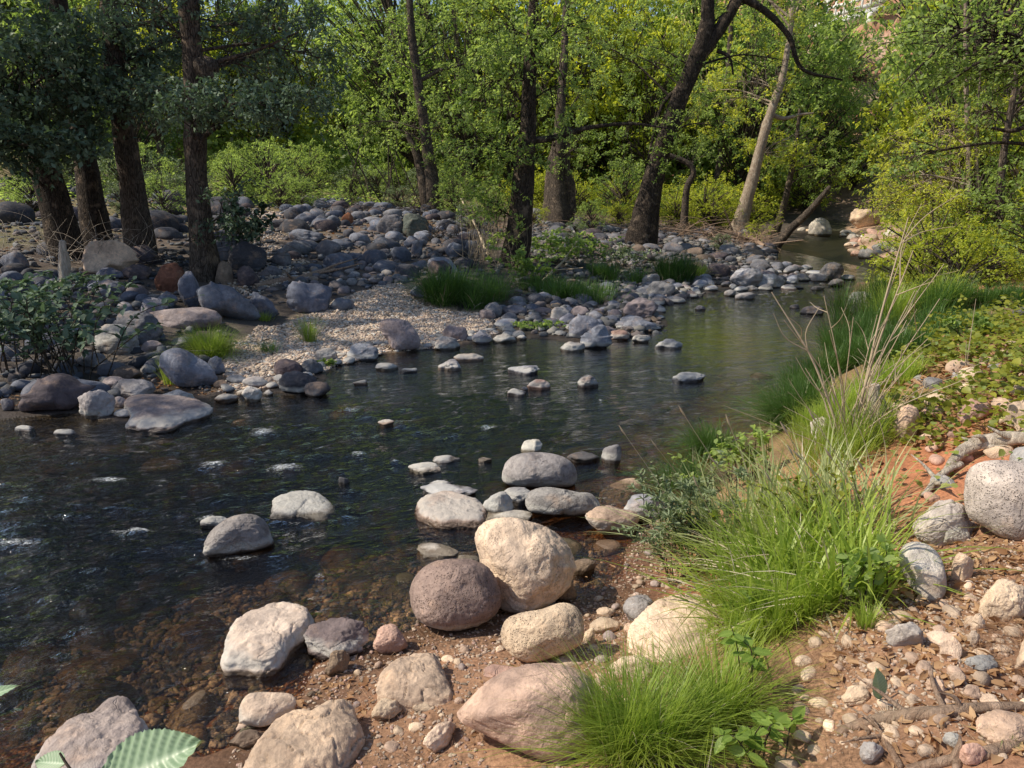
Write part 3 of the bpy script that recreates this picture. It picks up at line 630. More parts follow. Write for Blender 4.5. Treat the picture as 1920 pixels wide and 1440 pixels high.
# x0 y0 x1 y1 colour opts label     opts: p pitted, w water-line band, f faceted, r round, 6 high detail, l flat, t tall
ROCKS = """
888 972 1078 1150 cream wp6H|large cream boulder propped on the dark pitted boulder at the water edge
767 1049 937 1180 vesic wp6rQ|dark pitted round boulder under the large cream boulder
938 1132 1096 1241 tan p6rE|tan chipped oblong boulder just below the large cream boulder
855 1247 1128 1420 warm 6rB|broad brown-grey boulder beside the sedge clump at the bottom
706 1233 848 1314 tan 6l|flat cream block with small dark spots on the red mud
699 1169 765 1227 pink 6r|small pinkish white stone left of the dark pitted boulder
568 1157 692 1239 plum w6f|rough pitted purplish stone beside the tilted pale slab
608 1218 656 1268 brown 5f|small upright brown stone below the rough purplish stone
942 848 1082 919 ash wp6rX|rounded grey boulder standing in the water behind the stone row
976 823 1017 851 pale wf|small banded peak of pale stone behind the rounded grey boulder
1127 833 1166 869 mid wf|small angular grey stone alone in the water near the white willow shoot
1063 846 1125 867 dark l|low black wet stone between the grey boulder and the angular stone
984 913 1125 973 ash wp6l|long grey stone with a pale band in the row across the shallows
905 921 965 967 grey w5r|round grey stone in the row between the brown slab and the long grey stone
944 913 999 945 grey w5|grey stone wedged under the rounded grey boulder
778 928 913 980 slabby w6lf|brown-mauve slab with black moss along its lower edge
788 912 898 938 bluep w5l|smooth blue-grey stone just behind the mossy mauve slab
802 900 848 917 grey w5l|small grey stone at the back of the row behind the smooth blue-grey one
765 866 827 889 pale w5r|pale oval stone in the water left of the stone row
811 853 864 872 grey wl|grey dimpled stone in the water above the pale oval one
896 857 923 866 pale wl|tiny pale stone between the dimpled stone and the grey boulder
1097 947 1200 1000 warm wp5r|oval brown stone with a thin pale seam at the right end of the row
1166 926 1260 977 bluep w5r|smooth pale blue-grey stone half hidden by the willow shoots
907 957 999 982 pale 5l|flat pale stone directly behind the large cream boulder
781 1023 860 1044 white wl|flat white stone barely above the water left of the large cream boulder
857 1040 900 1056 pale l|low pale stone between the flat white stone and the cream boulder
1073 1047 1119 1078 brown 5r|small brown stone on the mud right of the large cream boulder
1040 1080 1082 1130 brown p5r|brown stone in the shadow right behind the large cream boulder
1168 1115 1228 1170 grey 5r|smooth grey stone between the orange pool and the sunlit cream block
1175 1128 1350 1225 cream 6lf|long sunlit cream block partly under the tall grass
1105 1156 1162 1190 tan 5r|small tan stone left of the smooth grey stone
1118 1138 1155 1158 tan r|little tan stone above the small tan stone by the orange pool
1093 1177 1116 1209 tan f|narrow tan stone at the right end of the chipped oblong boulder
1141 1227 1230 1280 cream 5l|pale cream stone behind the tips of the foreground sedge
1038 1229 1084 1252 tan f|little tan stone tucked behind the broad brown-grey boulder
906 1247 981 1275 pink 5l|low pinkish slab left behind the broad brown-grey boulder
793 1351 855 1411 cream 5lD|cream finger-shaped stone lying on the red mud
696 1308 754 1349 tan 5f|angular tan stone below the flat cream block
770 1311 815 1335 tan l|low tan stone between the flat cream block and the finger-shaped stone
451 1322 685 1490 tan 6fL|big sloping tan rock cut off by the bottom edge
412 1141 588 1248 ledge w6fS|tilted pale slab with a black wet underside at the water edge
447 1296 556 1359 cream w6r|cream stone with a wet dark foot in the shallows
428 1367 498 1405 brown 5f|small brown wedge of stone by the big sloping rock
55 1320 276 1490 mauve w6lf|pinkish grey slab under the big serrated leaf
383 966 506 1040 ash wp6rf|domed grey boulder with a bow wave in the current
375 967 430 992 mid w5l|low grey stone touching the back of the domed boulder
500 923 630 970 grey wp6lf|flat-topped pale grey stone in midstream
634 894 657 910 dark f|small black stone poking out of the rapids
1816 862 1965 1012 lava p6rV|large round pitted grey boulder at the right edge
1711 936 1826 1022 pale 6r|grey-green stone beneath the driftwood left of the pitted boulder
1760 966 1820 1020 pale 6r|small striped pale stone leaning on the grey-green stone
1686 1018 1771 1122 pale 6rO|long grey stone striped by grass shadows
1783 1032 1826 1090 tan 5r|egg-shaped grey stone right of the shadow-striped stone
1835 1085 1930 1165 tan 6r|tan speckled boulder in the red bank at the right edge
1905 1140 1990 1262 tan 6f|orange-tan rock at the far right edge of the bank
1737 1186 1799 1240 cream 6l|pale kidney-shaped stone lying on the red dirt
1822 1150 1848 1182 cream 4r|small cream stone above the heart-shaped one on the dirt
1813 1182 1838 1210 cream 4f|small heart-shaped cream stone on the dirt
1577 1284 1631 1323 tan 6r|egg-shaped tan stone beside the standing green leaf
1808 1227 1872 1262 grey 5f|three-cornered grey-tan stone on the red dirt
1734 1270 1776 1300 warm 5f|blunt brown stone in front of the kidney-shaped one
1806 1284 1840 1314 warm 5r|round brown stone half sunk in the dirt
1836 1300 1877 1323 tan 5f|flat tan stone next to the round half-sunk stone
1829 1330 1930 1402 warm 6r|big round brown stone with a grass tuft at the bottom right
1767 1372 1803 1404 grey 5r|round grey pebble left of the big brown stone
1611 1390 1657 1430 grey 5r|grey stone among the shells of leaf litter below the roots
1795 1392 1850 1435 pink 5r|pinkish stone under the lowest root
1659 1165 1732 1211 pale 5lf|pale flaky stone at the foot of the tall grass
1664 1145 1715 1166 tan 4r|tan stone behind the pale flaky one at the foot of the grass
1780 1259 1812 1283 warm 4r|small brown stone left of the three-cornered one
1675 757 1725 822 warm 5r|brown boulder standing in the vine patch behind the tall grass
1795 747 1860 790 pink 5f|pinkish rock with a crest among the yellow vines
1890 750 1960 812 tan 5f|tan rock at the right edge above the driftwood
1895 570 1950 607 dark 5f|black rock at the right edge in the leaf litter
1593 547 1657 587 grey 5r|smooth grey boulder half hidden in the reeds
1518 780 1575 830 pale 5f|pale rock at the foot of the dry white stems
161 452 248 512 cream 5fr|cream yellow boulder below the second trunk from the left
289 492 348 546 red p5r|round red boulder left of the fourth trunk
233 493 289 522 plum 5r|dark purple stone between the cream and the red boulder
180 501 233 523 blue 4r|blue-grey stone tucked under the cream boulder
163 522 238 557 blue 5|long blue-grey boulder behind the leafy bush
333 508 377 575 blue 5t|upright blue-grey stone right of the red boulder
290 547 333 575 blue 5r|blue-grey stone below the red boulder
373 533 475 603 blue 5fr|large blue-grey boulder below the fourth trunk
467 547 522 597 blue 5f|squarish blue-grey boulder beside the large one
540 532 622 587 blue 5f|cracked square boulder alone at the top of the gravel bar
618 558 665 582 blue 4l|low stone touching the cracked square boulder
262 557 317 593 bluep 5f|pale blue stone behind the long purple-grey boulder
280 574 418 613 mauve 5lG|long purple-grey boulder behind the bright grass clump
207 582 307 640 mid 5l|grey boulder sloping down to the right by the leafy bush
167 607 263 662 pale 5r|rounded boulder with a pale top in the leafy bush
143 660 205 685 grey 4l|low grey stone under the pale-topped boulder
263 638 308 660 mauve 4l|low mauve stone left of the bright grass clump
303 650 400 728 bluep 6fT|big angular pale blue block in front of the bright grass clump
390 667 423 702 bluep 5f|small pale stone right of the big angular block
40 702 152 773 plum 5r|large smooth purple-brown boulder at the left waterside
145 730 217 782 pale w5f|whitish pyramid-shaped stone at the left waterside
213 710 293 750 pale 5r|domed pale stone behind the flat waterside slab
187 705 237 727 mauve 4r|mauve stone left of the domed pale stone
210 685 268 710 brown 4l|brown stone above the mauve stone on the left bank
263 683 293 700 pale 4l|little pale slab between the brown stone and the angular block
298 730 367 752 pale w5l|flat pale stone lying between the angular block and the waterside slab
233 750 397 799 mauve w6lK|long flat mauve slab along the left waterline
213 766 250 783 pale w4r|small pale stone at the left end of the long flat slab
210 743 238 765 mauve 4r|mauve pebble stone above the left end of the flat slab
453 724 492 753 white w5f|bright white cut stone standing in the water
402 737 448 755 brown w4l|wet brown stone left of the bright white one
492 731 513 742 pale 4r|little pale stone right of the bright white one
522 695 595 738 dark w5r|dark boulder with a white cap at the end of the gravel bar
513 672 567 707 plum 5r|plum coloured stone on the lower gravel bar
563 673 607 703 mid 5l|dark grey stone right of the plum coloured one
590 652 633 678 pale 5r|cream-grey round stone on the gravel edge
453 705 507 727 pale w4l|flat pale stone at the lower gravel edge
400 712 432 728 brown 4l|brown stone at the water corner of the gravel bar
423 702 463 720 grey 4l|grey stone beside the brown one at the water corner
100 804 148 819 grey w4l|grey stone just breaking the water left of the flat slab
27 797 67 813 grey w4l|leftmost grey stone just breaking the water
0 747 28 770 mid 4r|grey stone at the left edge of the photo by the water
570 715 620 745 dark 4r|dark wet stone under the white-capped boulder
0 470 55 505 blue 4r|blue-grey boulder at the left edge behind dead branches
433 447 507 503 dark 5r|big dark boulder right of the fourth trunk
407 485 443 530 brown 5r|brown boulder touching the fourth trunk
443 497 487 535 plum 5r|round plum boulder next to the brown boulder
507 465 547 497 mid 4r|dark round boulder beside the big dark one
490 498 530 518 mid 4r|dark oval stone between the driftwood and the dark boulders
530 452 585 477 mid 4l|oval grey boulder at the edge of the sandy path
552 422 620 448 blue 5lf|long blue-topped flat boulder at the head of the boulder field
750 398 805 443 green 5r|dome-shaped greenish boulder at the back of the boulder field
707 400 757 437 mid 5r|slate boulder touching the left of the greenish dome
732 462 772 490 blue 4r|blue-grey boulder in the middle of the boulder field
770 450 793 482 blue 4f|upright split boulder in the boulder field
757 442 802 463 blue 4l|broad flat-topped boulder below the greenish dome
833 453 875 482 blue 4r|blue boulder near the twiggy thicket
868 450 903 480 blue 4f|blue boulder under the twiggy thicket
803 488 847 517 plum 4r|plum boulder above the lush grass tuft
768 535 807 558 blue 4f|dark blue stone at the left foot of the lush grass
645 395 668 417 rust 4r|single orange boulder in the boulder field
610 403 640 425 blue 4r|blue stone left of the single orange boulder
515 405 548 422 dark 4r|dark boulder at the left end of the boulder field
590 450 640 480 mid 4r|dark grey boulder below the long flat one
713 597 787 658 mauve 6fJ|tilted mauve boulder at the edge of the gravel bar
650 643 710 675 bluep w5l|pale blue slab at the waterline left of the tilted boulder
815 630 863 657 pale w5l|two-toned flat stone at the waterline right of the tilted boulder
830 610 880 638 mauve 5l|mauve flat stone behind the two-toned one
885 620 923 645 bluep w5r|dark-capped round stone on the waterline
923 625 970 643 pale w4l|long low pale stone on the waterline
942 607 968 625 pale w4f|small pale pointed stone on the waterline by the cress
968 627 988 637 pale w4l|tiny pale stone right of the long low one
898 580 930 598 mauve 4r|mauve round stone below the lush grass
907 566 942 592 grey 4r|grey round stone at the right foot of the lush grass
942 567 988 587 mid 4l|dark flat stone in the row under the low green grass
1065 592 1130 637 bluep w5r|pale two-lobed boulder at the point of the bank
1087 607 1142 653 bluep w5r|front lobe boulder of the pale pair at the point of the bank
1050 640 1097 660 pale w4l|flat white-edged stone in the water before the pale pair
1168 557 1235 595 mauve 5f|triangular mauve boulder on the far point
1153 592 1240 620 bluep w5l|wide flat grey boulder in front of the triangular one
1140 618 1180 637 pink w4l|pinkish low stone right of the pale pair
1185 627 1220 643 pale w4l|low pale stone in the water before the wide flat boulder
1227 635 1280 655 bluep w4l|pale blue flat stone farthest out from the point
1032 575 1070 605 pale 4r|pale oval stone on the stony point
1047 587 1080 610 bluep 4r|round pale blue stone left of the pale pair
1070 573 1105 595 mauve 4r|mauve stone behind the pale pair
1103 582 1132 603 bluep 4r|light blue stone left of the triangular boulder
1203 513 1238 535 pale 4r|pale round stone in front of the dark reeds
1210 527 1267 555 grey 4l|flat grey stone below the dark reeds
815 673 868 695 pale w5f|pale blocky stone in the water off the gravel bar
850 662 907 678 warm w4l|brown pair-shaped stone in the water close to the waterline
703 680 747 695 pale w4l|low pale stone in the shallows below the tilted boulder
750 690 783 700 mid w4l|thin dark stone in the shallows by the blocky stone
952 685 1012 702 bluep w5f|flat blue-grey stone in midstream above the pink one
988 711 1032 732 pink w5r|smooth pink stone in midstream
950 728 987 743 mid w4f|dark flat stone left of the smooth pink stone
975 725 990 734 mid 4r|tiny dark stone touching the smooth pink stone
1082 703 1123 728 mid w5f|dark stone with a pale cap right of the smooth pink stone
1260 697 1325 718 blue w5l|flat blue stone near the drooping sedge
708 786 740 800 warm w4r|small lone brown stone in the middle of the current
660 712 690 723 brown w4l|low brown stone in the shallows left of the current
1368 502 1430 538 bluep 5r|big smooth pale boulder at the far bend
1415 513 1473 540 bluep 5l|smooth boulder right of the big pale one at the far bend
1417 495 1450 510 dark 4r|black boulder behind the pair at the far bend
1533 491 1582 525 dark 5r|tall black boulder in the far riffle
1515 512 1553 528 mid 4r|dark grey boulder left of the tall black one
1553 522 1585 537 dark 4r|small black boulder right of the tall black one
1357 543 1380 555 mid 4r|small dark stone in the water before the far pair
1378 548 1417 562 mid 4l|low dark stone in the water before the far pair
1397 535 1422 545 grey 4l|small grey stone at the foot of the far pair
1520 536 1547 545 dark 4l|thin black stone in the far riffle
1487 536 1507 542 dark 4l|tiny black stone in the far riffle
1500 573 1547 590 dark 4l|long black stone breaking the riffle below
1480 570 1500 580 dark 4l|short black stone beside the long black one in the riffle
1303 573 1323 582 mid 4l|tiny stone alone in the golden reflection
1515 408 1560 440 pale 4l|pale rock where the far pool ends
1580 395 1640 430 tan 4f|sunlit tan rock above the far pool
"""
HERO = {
 'H': dict(planes=[(-.35, -.75, .55, .80), (.1, -.55, .83, .86), (-.75, -.2, .62, .80), (.72, -.35, .6, .78), (.85, -.5, -.1, .86), (-.95, -.3, -.05, .80), (0, .9, .3, .9), (-.55, -.6, -.6, .72), (.5, -.6, -.62, .86), (0, 0, 1, .92), (0, 0, -1, .9), (.2, -.95, -.1, .86), (-.5, .2, .85, .86)], lump=.75, facet=.6, depth=.85, rot=.0, sink=.03),
 'Q': dict(lump=.28, facet=.1, depth=.95, sink=.16), 'E': dict(lump=.45, facet=.35, depth=.6, rot=.22, sink=.12, roll=-.18),
 'B': dict(planes=[(0, -.6, .8, .86), (-.45, -.55, .7, .80), (.4, -.3, .85, .9), (.9, -.3, .3, .86), (-.8, -.6, -.1, .74), (-.3, -.8, -.5, .78), (.3, -.9, -.3, .86), (0, 0, 1, .95), (0, 1, 0, .9)], lump=.35, facet=.25, depth=.72, sink=.18, rot=.12),
 'X': dict(lump=.25, facet=.2, depth=.75, sink=.2), 'D': dict(rot=.95, depth=.5, sink=.25), 'O': dict(rot=-.75, depth=1.3, lump=.25, sink=.3),
 'S': dict(planes=[(-.15, -.35, .92, .55), (-.6, -.75, .05, .82), (.75, -.6, .0, .75), (.5, .8, .1, .85), (-.7, .6, 0, .8), (.2, -.9, .1, .9)], lump=.35, facet=.75, depth=.8, rot=.45, sink=.15),
 'L': dict(planes=[(-.2, -.35, .9, .62), (.35, -.1, .92, .72), (-.8, -.3, .5, .82), (.85, .3, .3, .85), (0, -1, 0, .9), (.3, .9, .2, .85)], lump=.5, facet=.6, depth=.8, rot=.3, sink=.2),
 'V': dict(lump=.18, facet=.12, depth=.8, sink=.1), 'T': dict(rot=-.5, facet=.7, depth=.8, sink=.2, lump=.5), 'G': dict(depth=.5, lump=.4, rot=-.1), 'K': dict(facet=.8, lump=.4, depth=.7, rot=.15, sink=.3),
 'J': dict(facet=.5, depth=.8, rot=-.3, sink=.12, roll=.5)}
for i, line in enumerate(l for l in ROCKS.strip().split('\n')):
    head, label = line.split('|'); q = head.split(); x0, y0, x1, y1 = map(float, q[:4]); col = COLS[q[4]]; op = q[5] if len(q) > 5 else ''
    sub = 6 if '6' in op else (5 if '5' in op else 4)
    kw = dict(facet=.8 if 'f' in op else (.42 if 'r' in op else .6), lump=1.1 if 'f' in op else .75, depth=.72, sink=.3 if 'l' in op else .22)
    if 'l' in op: kw['depth'] = .6; kw['lump'] = .95; kw['facet'] = max(kw['facet'], .55)
    if 't' in op: kw['depth'] = .9; kw['sink'] = .12
    for k in HERO:
        if k in op: kw.update(HERO[k])
    key = [k for k in SIL if label.startswith(k)]
    if key and key[0] in SLAB or (key and any(key[0].startswith(q) for q in SLAB)):
        sp_ = SLAB[[q for q in SLAB if key[0].startswith(q)][0]]
        V, F, ctr, a, b, c = slab_stone(key[0], 1000 + i * 7, sub, *sp_)
    elif key:
        V, F, ctr, a, b, c = sil_stone(key[0], 1000 + i * 7, sub, kw['facet'], min(kw['lump'] * .8, (.5 if 'H' in op else .36) if '6' in op else .2), max(.55, kw['depth'] * .9), kw.get('planes'))
    else:
        V, F, ctr, a, b, c = fit_stone(x0, y0, x1, y1, 1000 + i * 7, sub, **kw)
    if 'H' in op: ctr = ctr + np.array([0, 0, .0])
    w = (x1 - x0)
    nm = 'boulder' if a > .13 else 'stone'
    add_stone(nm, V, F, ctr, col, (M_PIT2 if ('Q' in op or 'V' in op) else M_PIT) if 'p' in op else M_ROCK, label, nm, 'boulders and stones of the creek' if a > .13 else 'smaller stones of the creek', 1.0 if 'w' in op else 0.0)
    STONES.append((ctr[0], ctr[1], max(a, b)))
SA = np.array(STONES)

# ------------------------------------------------------------------ filler stones: real objects that share a few shapes
PROTO = []
for k in range(14):
    S, F = stone_shape(4 if k < 5 else 3, 5000 + k, [.2, .35, .6][k % 3], .45)
    PROTO.append(mesh('cobble', S, [F], True, None, M_ROCK))
def scatter(poly_px, n, r0, r1, cols, label, name, cat, group, seed, band=0.0, gap=.8, flat=(.45, .8), sink=.40, power=1.6, pile=0.0, water=False, world=None, keep=True):
    """individual stones spread over the ground area outlined in the photo"""
    global SA
    r = np.random.default_rng(seed)
    P = np.array([hit(*p)[:2] for p in poly_px]) if world is None else np.array(world)
    lo, hi = P.min(0), P.max(0); placed = 0; tries = 0
    while placed < n and tries < n * 60:
        tries += 1
        x, y = r.uniform(lo, hi)
        if not inpoly(np.array([x]), np.array([y]), P)[0]: continue
        u = r.random() ** power; rad = r0 + (r1 - r0) * u
        if placed < n * .25: rad = r0 + (r1 - r0) * (.5 + .5 * u)
        d = np.hypot(SA[:, 0] - x, SA[:, 1] - y) - (SA[:, 2] + rad) * gap
        if d.min() < 0: continue
        h = H(x, y)
        if not water and h < -.05: continue
        fl = r.uniform(*flat)
        o = link(name, PROTO[r.integers(len(PROTO))])
        o.scale = (rad * r.uniform(.85, 1.25), rad * r.uniform(.7, 1.0), rad * fl)
        o.rotation_euler = (r.normal() * .18, r.normal() * .18, r.uniform(0, 6.28))
        o.location = (x, y, h + rad * fl * (1 - 2 * sink) + pile * r.random())
        c = np.array(COLS[cols[r.integers(len(cols))]]) * r.uniform(.75, 1.2) * (np.array([.55, .58, .66]) if (y > 6.2 and name not in ('far_bank_rock', 'vine_stone', 'submerged_stone', 'riverbed_stone')) else 1.0)  # farther fillers darkened and blued to paint in the shade of the bank
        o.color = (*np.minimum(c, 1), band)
        tag(o, label, cat, group)
        SA = np.vstack([SA, [x, y, rad]]); placed += 1
    return placed
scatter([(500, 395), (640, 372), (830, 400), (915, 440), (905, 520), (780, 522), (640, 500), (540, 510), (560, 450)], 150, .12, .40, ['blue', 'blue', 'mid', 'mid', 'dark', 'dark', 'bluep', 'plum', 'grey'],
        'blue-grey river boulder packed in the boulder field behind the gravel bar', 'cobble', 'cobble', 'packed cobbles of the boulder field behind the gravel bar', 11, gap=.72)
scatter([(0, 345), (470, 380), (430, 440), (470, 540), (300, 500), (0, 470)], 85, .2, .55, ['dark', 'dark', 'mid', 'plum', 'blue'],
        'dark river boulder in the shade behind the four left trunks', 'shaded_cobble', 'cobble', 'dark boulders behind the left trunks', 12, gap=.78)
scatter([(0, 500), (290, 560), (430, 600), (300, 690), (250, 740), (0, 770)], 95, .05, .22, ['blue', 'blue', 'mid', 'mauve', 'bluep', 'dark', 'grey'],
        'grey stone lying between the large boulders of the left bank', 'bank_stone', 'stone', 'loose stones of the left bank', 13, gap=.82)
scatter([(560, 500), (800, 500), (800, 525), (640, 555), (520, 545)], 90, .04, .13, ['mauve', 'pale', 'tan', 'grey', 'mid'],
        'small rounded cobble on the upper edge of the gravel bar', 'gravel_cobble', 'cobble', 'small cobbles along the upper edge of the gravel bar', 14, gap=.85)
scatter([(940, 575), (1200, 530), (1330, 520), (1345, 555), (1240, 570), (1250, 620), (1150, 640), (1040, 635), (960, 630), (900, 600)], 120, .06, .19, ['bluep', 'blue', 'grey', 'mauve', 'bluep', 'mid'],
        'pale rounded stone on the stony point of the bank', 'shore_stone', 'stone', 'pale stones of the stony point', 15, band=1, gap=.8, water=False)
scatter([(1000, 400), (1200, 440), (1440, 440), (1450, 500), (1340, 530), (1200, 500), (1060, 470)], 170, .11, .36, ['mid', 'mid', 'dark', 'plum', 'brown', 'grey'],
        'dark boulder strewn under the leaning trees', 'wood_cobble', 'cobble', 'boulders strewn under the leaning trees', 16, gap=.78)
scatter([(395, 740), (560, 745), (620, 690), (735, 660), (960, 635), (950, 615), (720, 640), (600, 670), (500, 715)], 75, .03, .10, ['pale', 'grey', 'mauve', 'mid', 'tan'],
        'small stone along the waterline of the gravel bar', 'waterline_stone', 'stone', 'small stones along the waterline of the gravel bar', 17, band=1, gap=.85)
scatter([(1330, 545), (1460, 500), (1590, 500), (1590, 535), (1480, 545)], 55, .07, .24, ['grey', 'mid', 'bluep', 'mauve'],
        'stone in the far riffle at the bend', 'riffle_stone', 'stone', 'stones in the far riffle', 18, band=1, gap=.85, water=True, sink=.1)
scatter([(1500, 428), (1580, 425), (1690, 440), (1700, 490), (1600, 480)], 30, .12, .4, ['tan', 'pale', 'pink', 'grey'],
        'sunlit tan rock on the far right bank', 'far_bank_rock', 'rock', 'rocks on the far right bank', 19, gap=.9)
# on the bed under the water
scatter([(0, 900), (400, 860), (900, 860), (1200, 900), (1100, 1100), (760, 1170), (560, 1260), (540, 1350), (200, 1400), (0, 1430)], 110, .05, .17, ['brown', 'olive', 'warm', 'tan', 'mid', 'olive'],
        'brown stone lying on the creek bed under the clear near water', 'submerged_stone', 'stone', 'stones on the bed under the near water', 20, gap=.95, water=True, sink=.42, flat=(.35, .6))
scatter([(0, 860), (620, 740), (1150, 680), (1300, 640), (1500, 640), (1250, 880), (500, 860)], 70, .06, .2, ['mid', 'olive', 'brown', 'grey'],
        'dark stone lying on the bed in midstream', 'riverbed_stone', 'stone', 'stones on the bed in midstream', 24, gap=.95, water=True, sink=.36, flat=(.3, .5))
# foreground ground
scatter([(560, 1290), (760, 1190), (900, 1190), (1100, 1140), (1180, 1040), (1240, 1000), (1300, 1100), (1180, 1240), (1100, 1440), (600, 1440)], 70, .010, .030, ['tan', 'warm', 'warm', 'mauve', 'tan'],
        'small stone on the red mud of the near beach', 'beach_stone', 'stone', 'small stones of the near beach', 21, gap=1.0, flat=(.5, .8))
scatter([(1520, 1200), (1640, 1140), (1900, 1060), (1960, 1440), (1440, 1440)], 120, .008, .036, ['tan', 'cream', 'warm', 'tan', 'warm'],
        'small tan stone on the red dirt of the right bank', 'dirt_stone', 'stone', 'small stones on the red dirt of the right bank', 22, gap=1.0, flat=(.45, .8))
scatter([(1650, 760), (1900, 640), (1960, 900), (1700, 950)], 40, .03, .10, ['tan', 'pink', 'warm', 'grey'],
        'stone among the vines of the right bank', 'vine_stone', 'stone', 'stones among the vines of the right bank', 23, gap=1.1)

# ------------------------------------------------------------------ gravel and grit: nobody could count it
def pebbles(name, world_poly, n, r0, r1, cols, seed, sub=1, avoid=True, label=None):
    r = np.random.default_rng(seed); P = np.array(world_poly); lo, hi = P.min(0), P.max(0)
    xs = r.uniform(lo[0], hi[0], n * 3); ys = r.uniform(lo[1], hi[1], n * 3)
    k = inpoly(xs + .25 * fbm(xs, ys, 0, 3, 3), ys, P); xs, ys = xs[k][:n], ys[k][:n]
    if avoid:
        near = SA[(SA[:, 0] > lo[0] - 1) & (SA[:, 0] < hi[0] + 1) & (SA[:, 1] > lo[1] - 1) & (SA[:, 1] < hi[1] + 1) & (SA[:, 2] > .06)]
        bad = np.zeros(len(xs), bool)
        for s in near: bad |= np.hypot(xs - s[0], ys - s[1]) < s[2] * .6
        xs, ys = xs[~bad], ys[~bad]
    m = len(xs); zs = terrain(xs, ys)
    V0, F0 = ICO[sub]; nv = len(V0)
    rad = r0 + (r1 - r0) * r.random(m) ** 2.2
    sc = np.stack([rad * r.uniform(.8, 1.4, m), rad * r.uniform(.6, 1, m), rad * r.uniform(.35, .75, m)], 1)
    th = r.uniform(0, 6.28, m); jit = 1 + .22 * r.normal(size=(m, nv))
    V = V0[None] * jit[..., None] * sc[:, None]
    X = V[..., 0] * np.cos(th)[:, None] - V[..., 1] * np.sin(th)[:, None] + xs[:, None]
    Y = V[..., 0] * np.sin(th)[:, None] + V[..., 1] * np.cos(th)[:, None] + ys[:, None]
    Z = V[..., 2] + (zs + sc[:, 2] * .45)[:, None]
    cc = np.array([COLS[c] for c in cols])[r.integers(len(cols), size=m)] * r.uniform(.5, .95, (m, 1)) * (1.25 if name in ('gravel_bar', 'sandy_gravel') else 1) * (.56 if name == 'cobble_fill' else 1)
    me = mesh(name, np.stack([X, Y, Z], -1).reshape(-1, 3), [(F0[None] + (np.arange(m) * nv)[:, None, None]).reshape(-1, 3)], True, None, M_GRIT, np.repeat(np.minimum(cc, 1), nv, 0))
    return tag(link(name, me), label, None, None, 'stuff')
m, nt = new_mat('grit'); n = N(nt)
pos = n('ShaderNodeNewGeometry').outputs['Position']; c = n.attr('col', 'Color'); f = n.noise(pos, 120, 4, .65)
c = n.mix(n.rng(f, .3, .7), n.mix(1.0, c, (.7, .7, .7), 'MULTIPLY'), n.mix(1.0, c, (1.25, 1.25, 1.25), 'MULTIPLY'))
b = n('ShaderNodeBsdfPrincipled', {'Base Color': c, 'Roughness': .85, 'Normal': n.bump(f, .5, .004)}); finish(nt, b.outputs[0]); M_GRIT = m
pebbles('gravel_bar', GRAVEL, 26000, .010, .030, ['tan', 'cream', 'tan', 'warm', 'warm', 'pale'], 31, label='pale gravel of the bar between the boulders and the water')
pebbles('sandy_gravel', GRAVEL2, 9000, .012, .04, ['tan', 'cream', 'pale', 'warm'], 32, label='pale gravel of the path through the boulder field')
BEACH = [hit(*p)[:2] for p in [(540, 1350), (570, 1265), (700, 1215), (800, 1170), (1000, 1145), (1160, 1090), (1180, 1030), (1260, 960), (1330, 1120), (1240, 1300), (1120, 1440), (560, 1500), (430, 1420)]]
DIRT = [hit(*p)[:2] for p in [(1480, 1160), (1640, 1120), (1700, 980), (1960, 900), (2500, 900), (2500, 1500), (1380, 1500)]]
NEARBED = [plane_pt(*p)[:2] for p in [(0, 1400), (0, 1150), (400, 1050), (780, 980), (1150, 1000), (1160, 1090), (780, 1180), (570, 1270), (540, 1360), (300, 1440)]]
pebbles('beach_grit', BEACH, 6500, .0022, .010, ['warm', 'warm', 'tan', 'brown', 'pink'], 33, 2, label='fine grit and pebbles strewn over the near red mud')
pebbles('dirt_grit', DIRT, 9000, .0022, .009, ['tan', 'warm', 'warm'], 34, 2, label='fine grit strewn over the red dirt of the right bank')
pebbles('bed_grit', NEARBED, 7000, .005, .028, ['brown', 'olive', 'brown', 'brown', 'warm'], 35, 2, label='brown pebbles covering the near creek bed')

FIELD = [hit(*p)[:2] for p in [(-200, 360), (400, 378), (640, 372), (915, 400), (960, 500), (800, 535), (640, 550), (440, 610), (395, 735), (0, 785), (-300, 820)]]
pebbles('cobble_fill', FIELD, 6500, .03, .10, ['blue', 'mid', 'grey', 'dark', 'mauve'], 36, 2, label='small grey cobbles filling the gaps between the left bank boulders')
POINT = [hit(*p)[:2] for p in [(900, 600), (1000, 500), (1000, 410), (1440, 430), (1450, 500), (1340, 548), (1240, 575), (1250, 618), (1150, 648), (1040, 635), (960, 632)]]
pebbles('cobble_fill', POINT, 8000, .03, .11, ['grey', 'mid', 'pale', 'dark', 'mauve', 'brown'], 37, 2, label='small grey cobbles between the stones of the point and the wood edge')
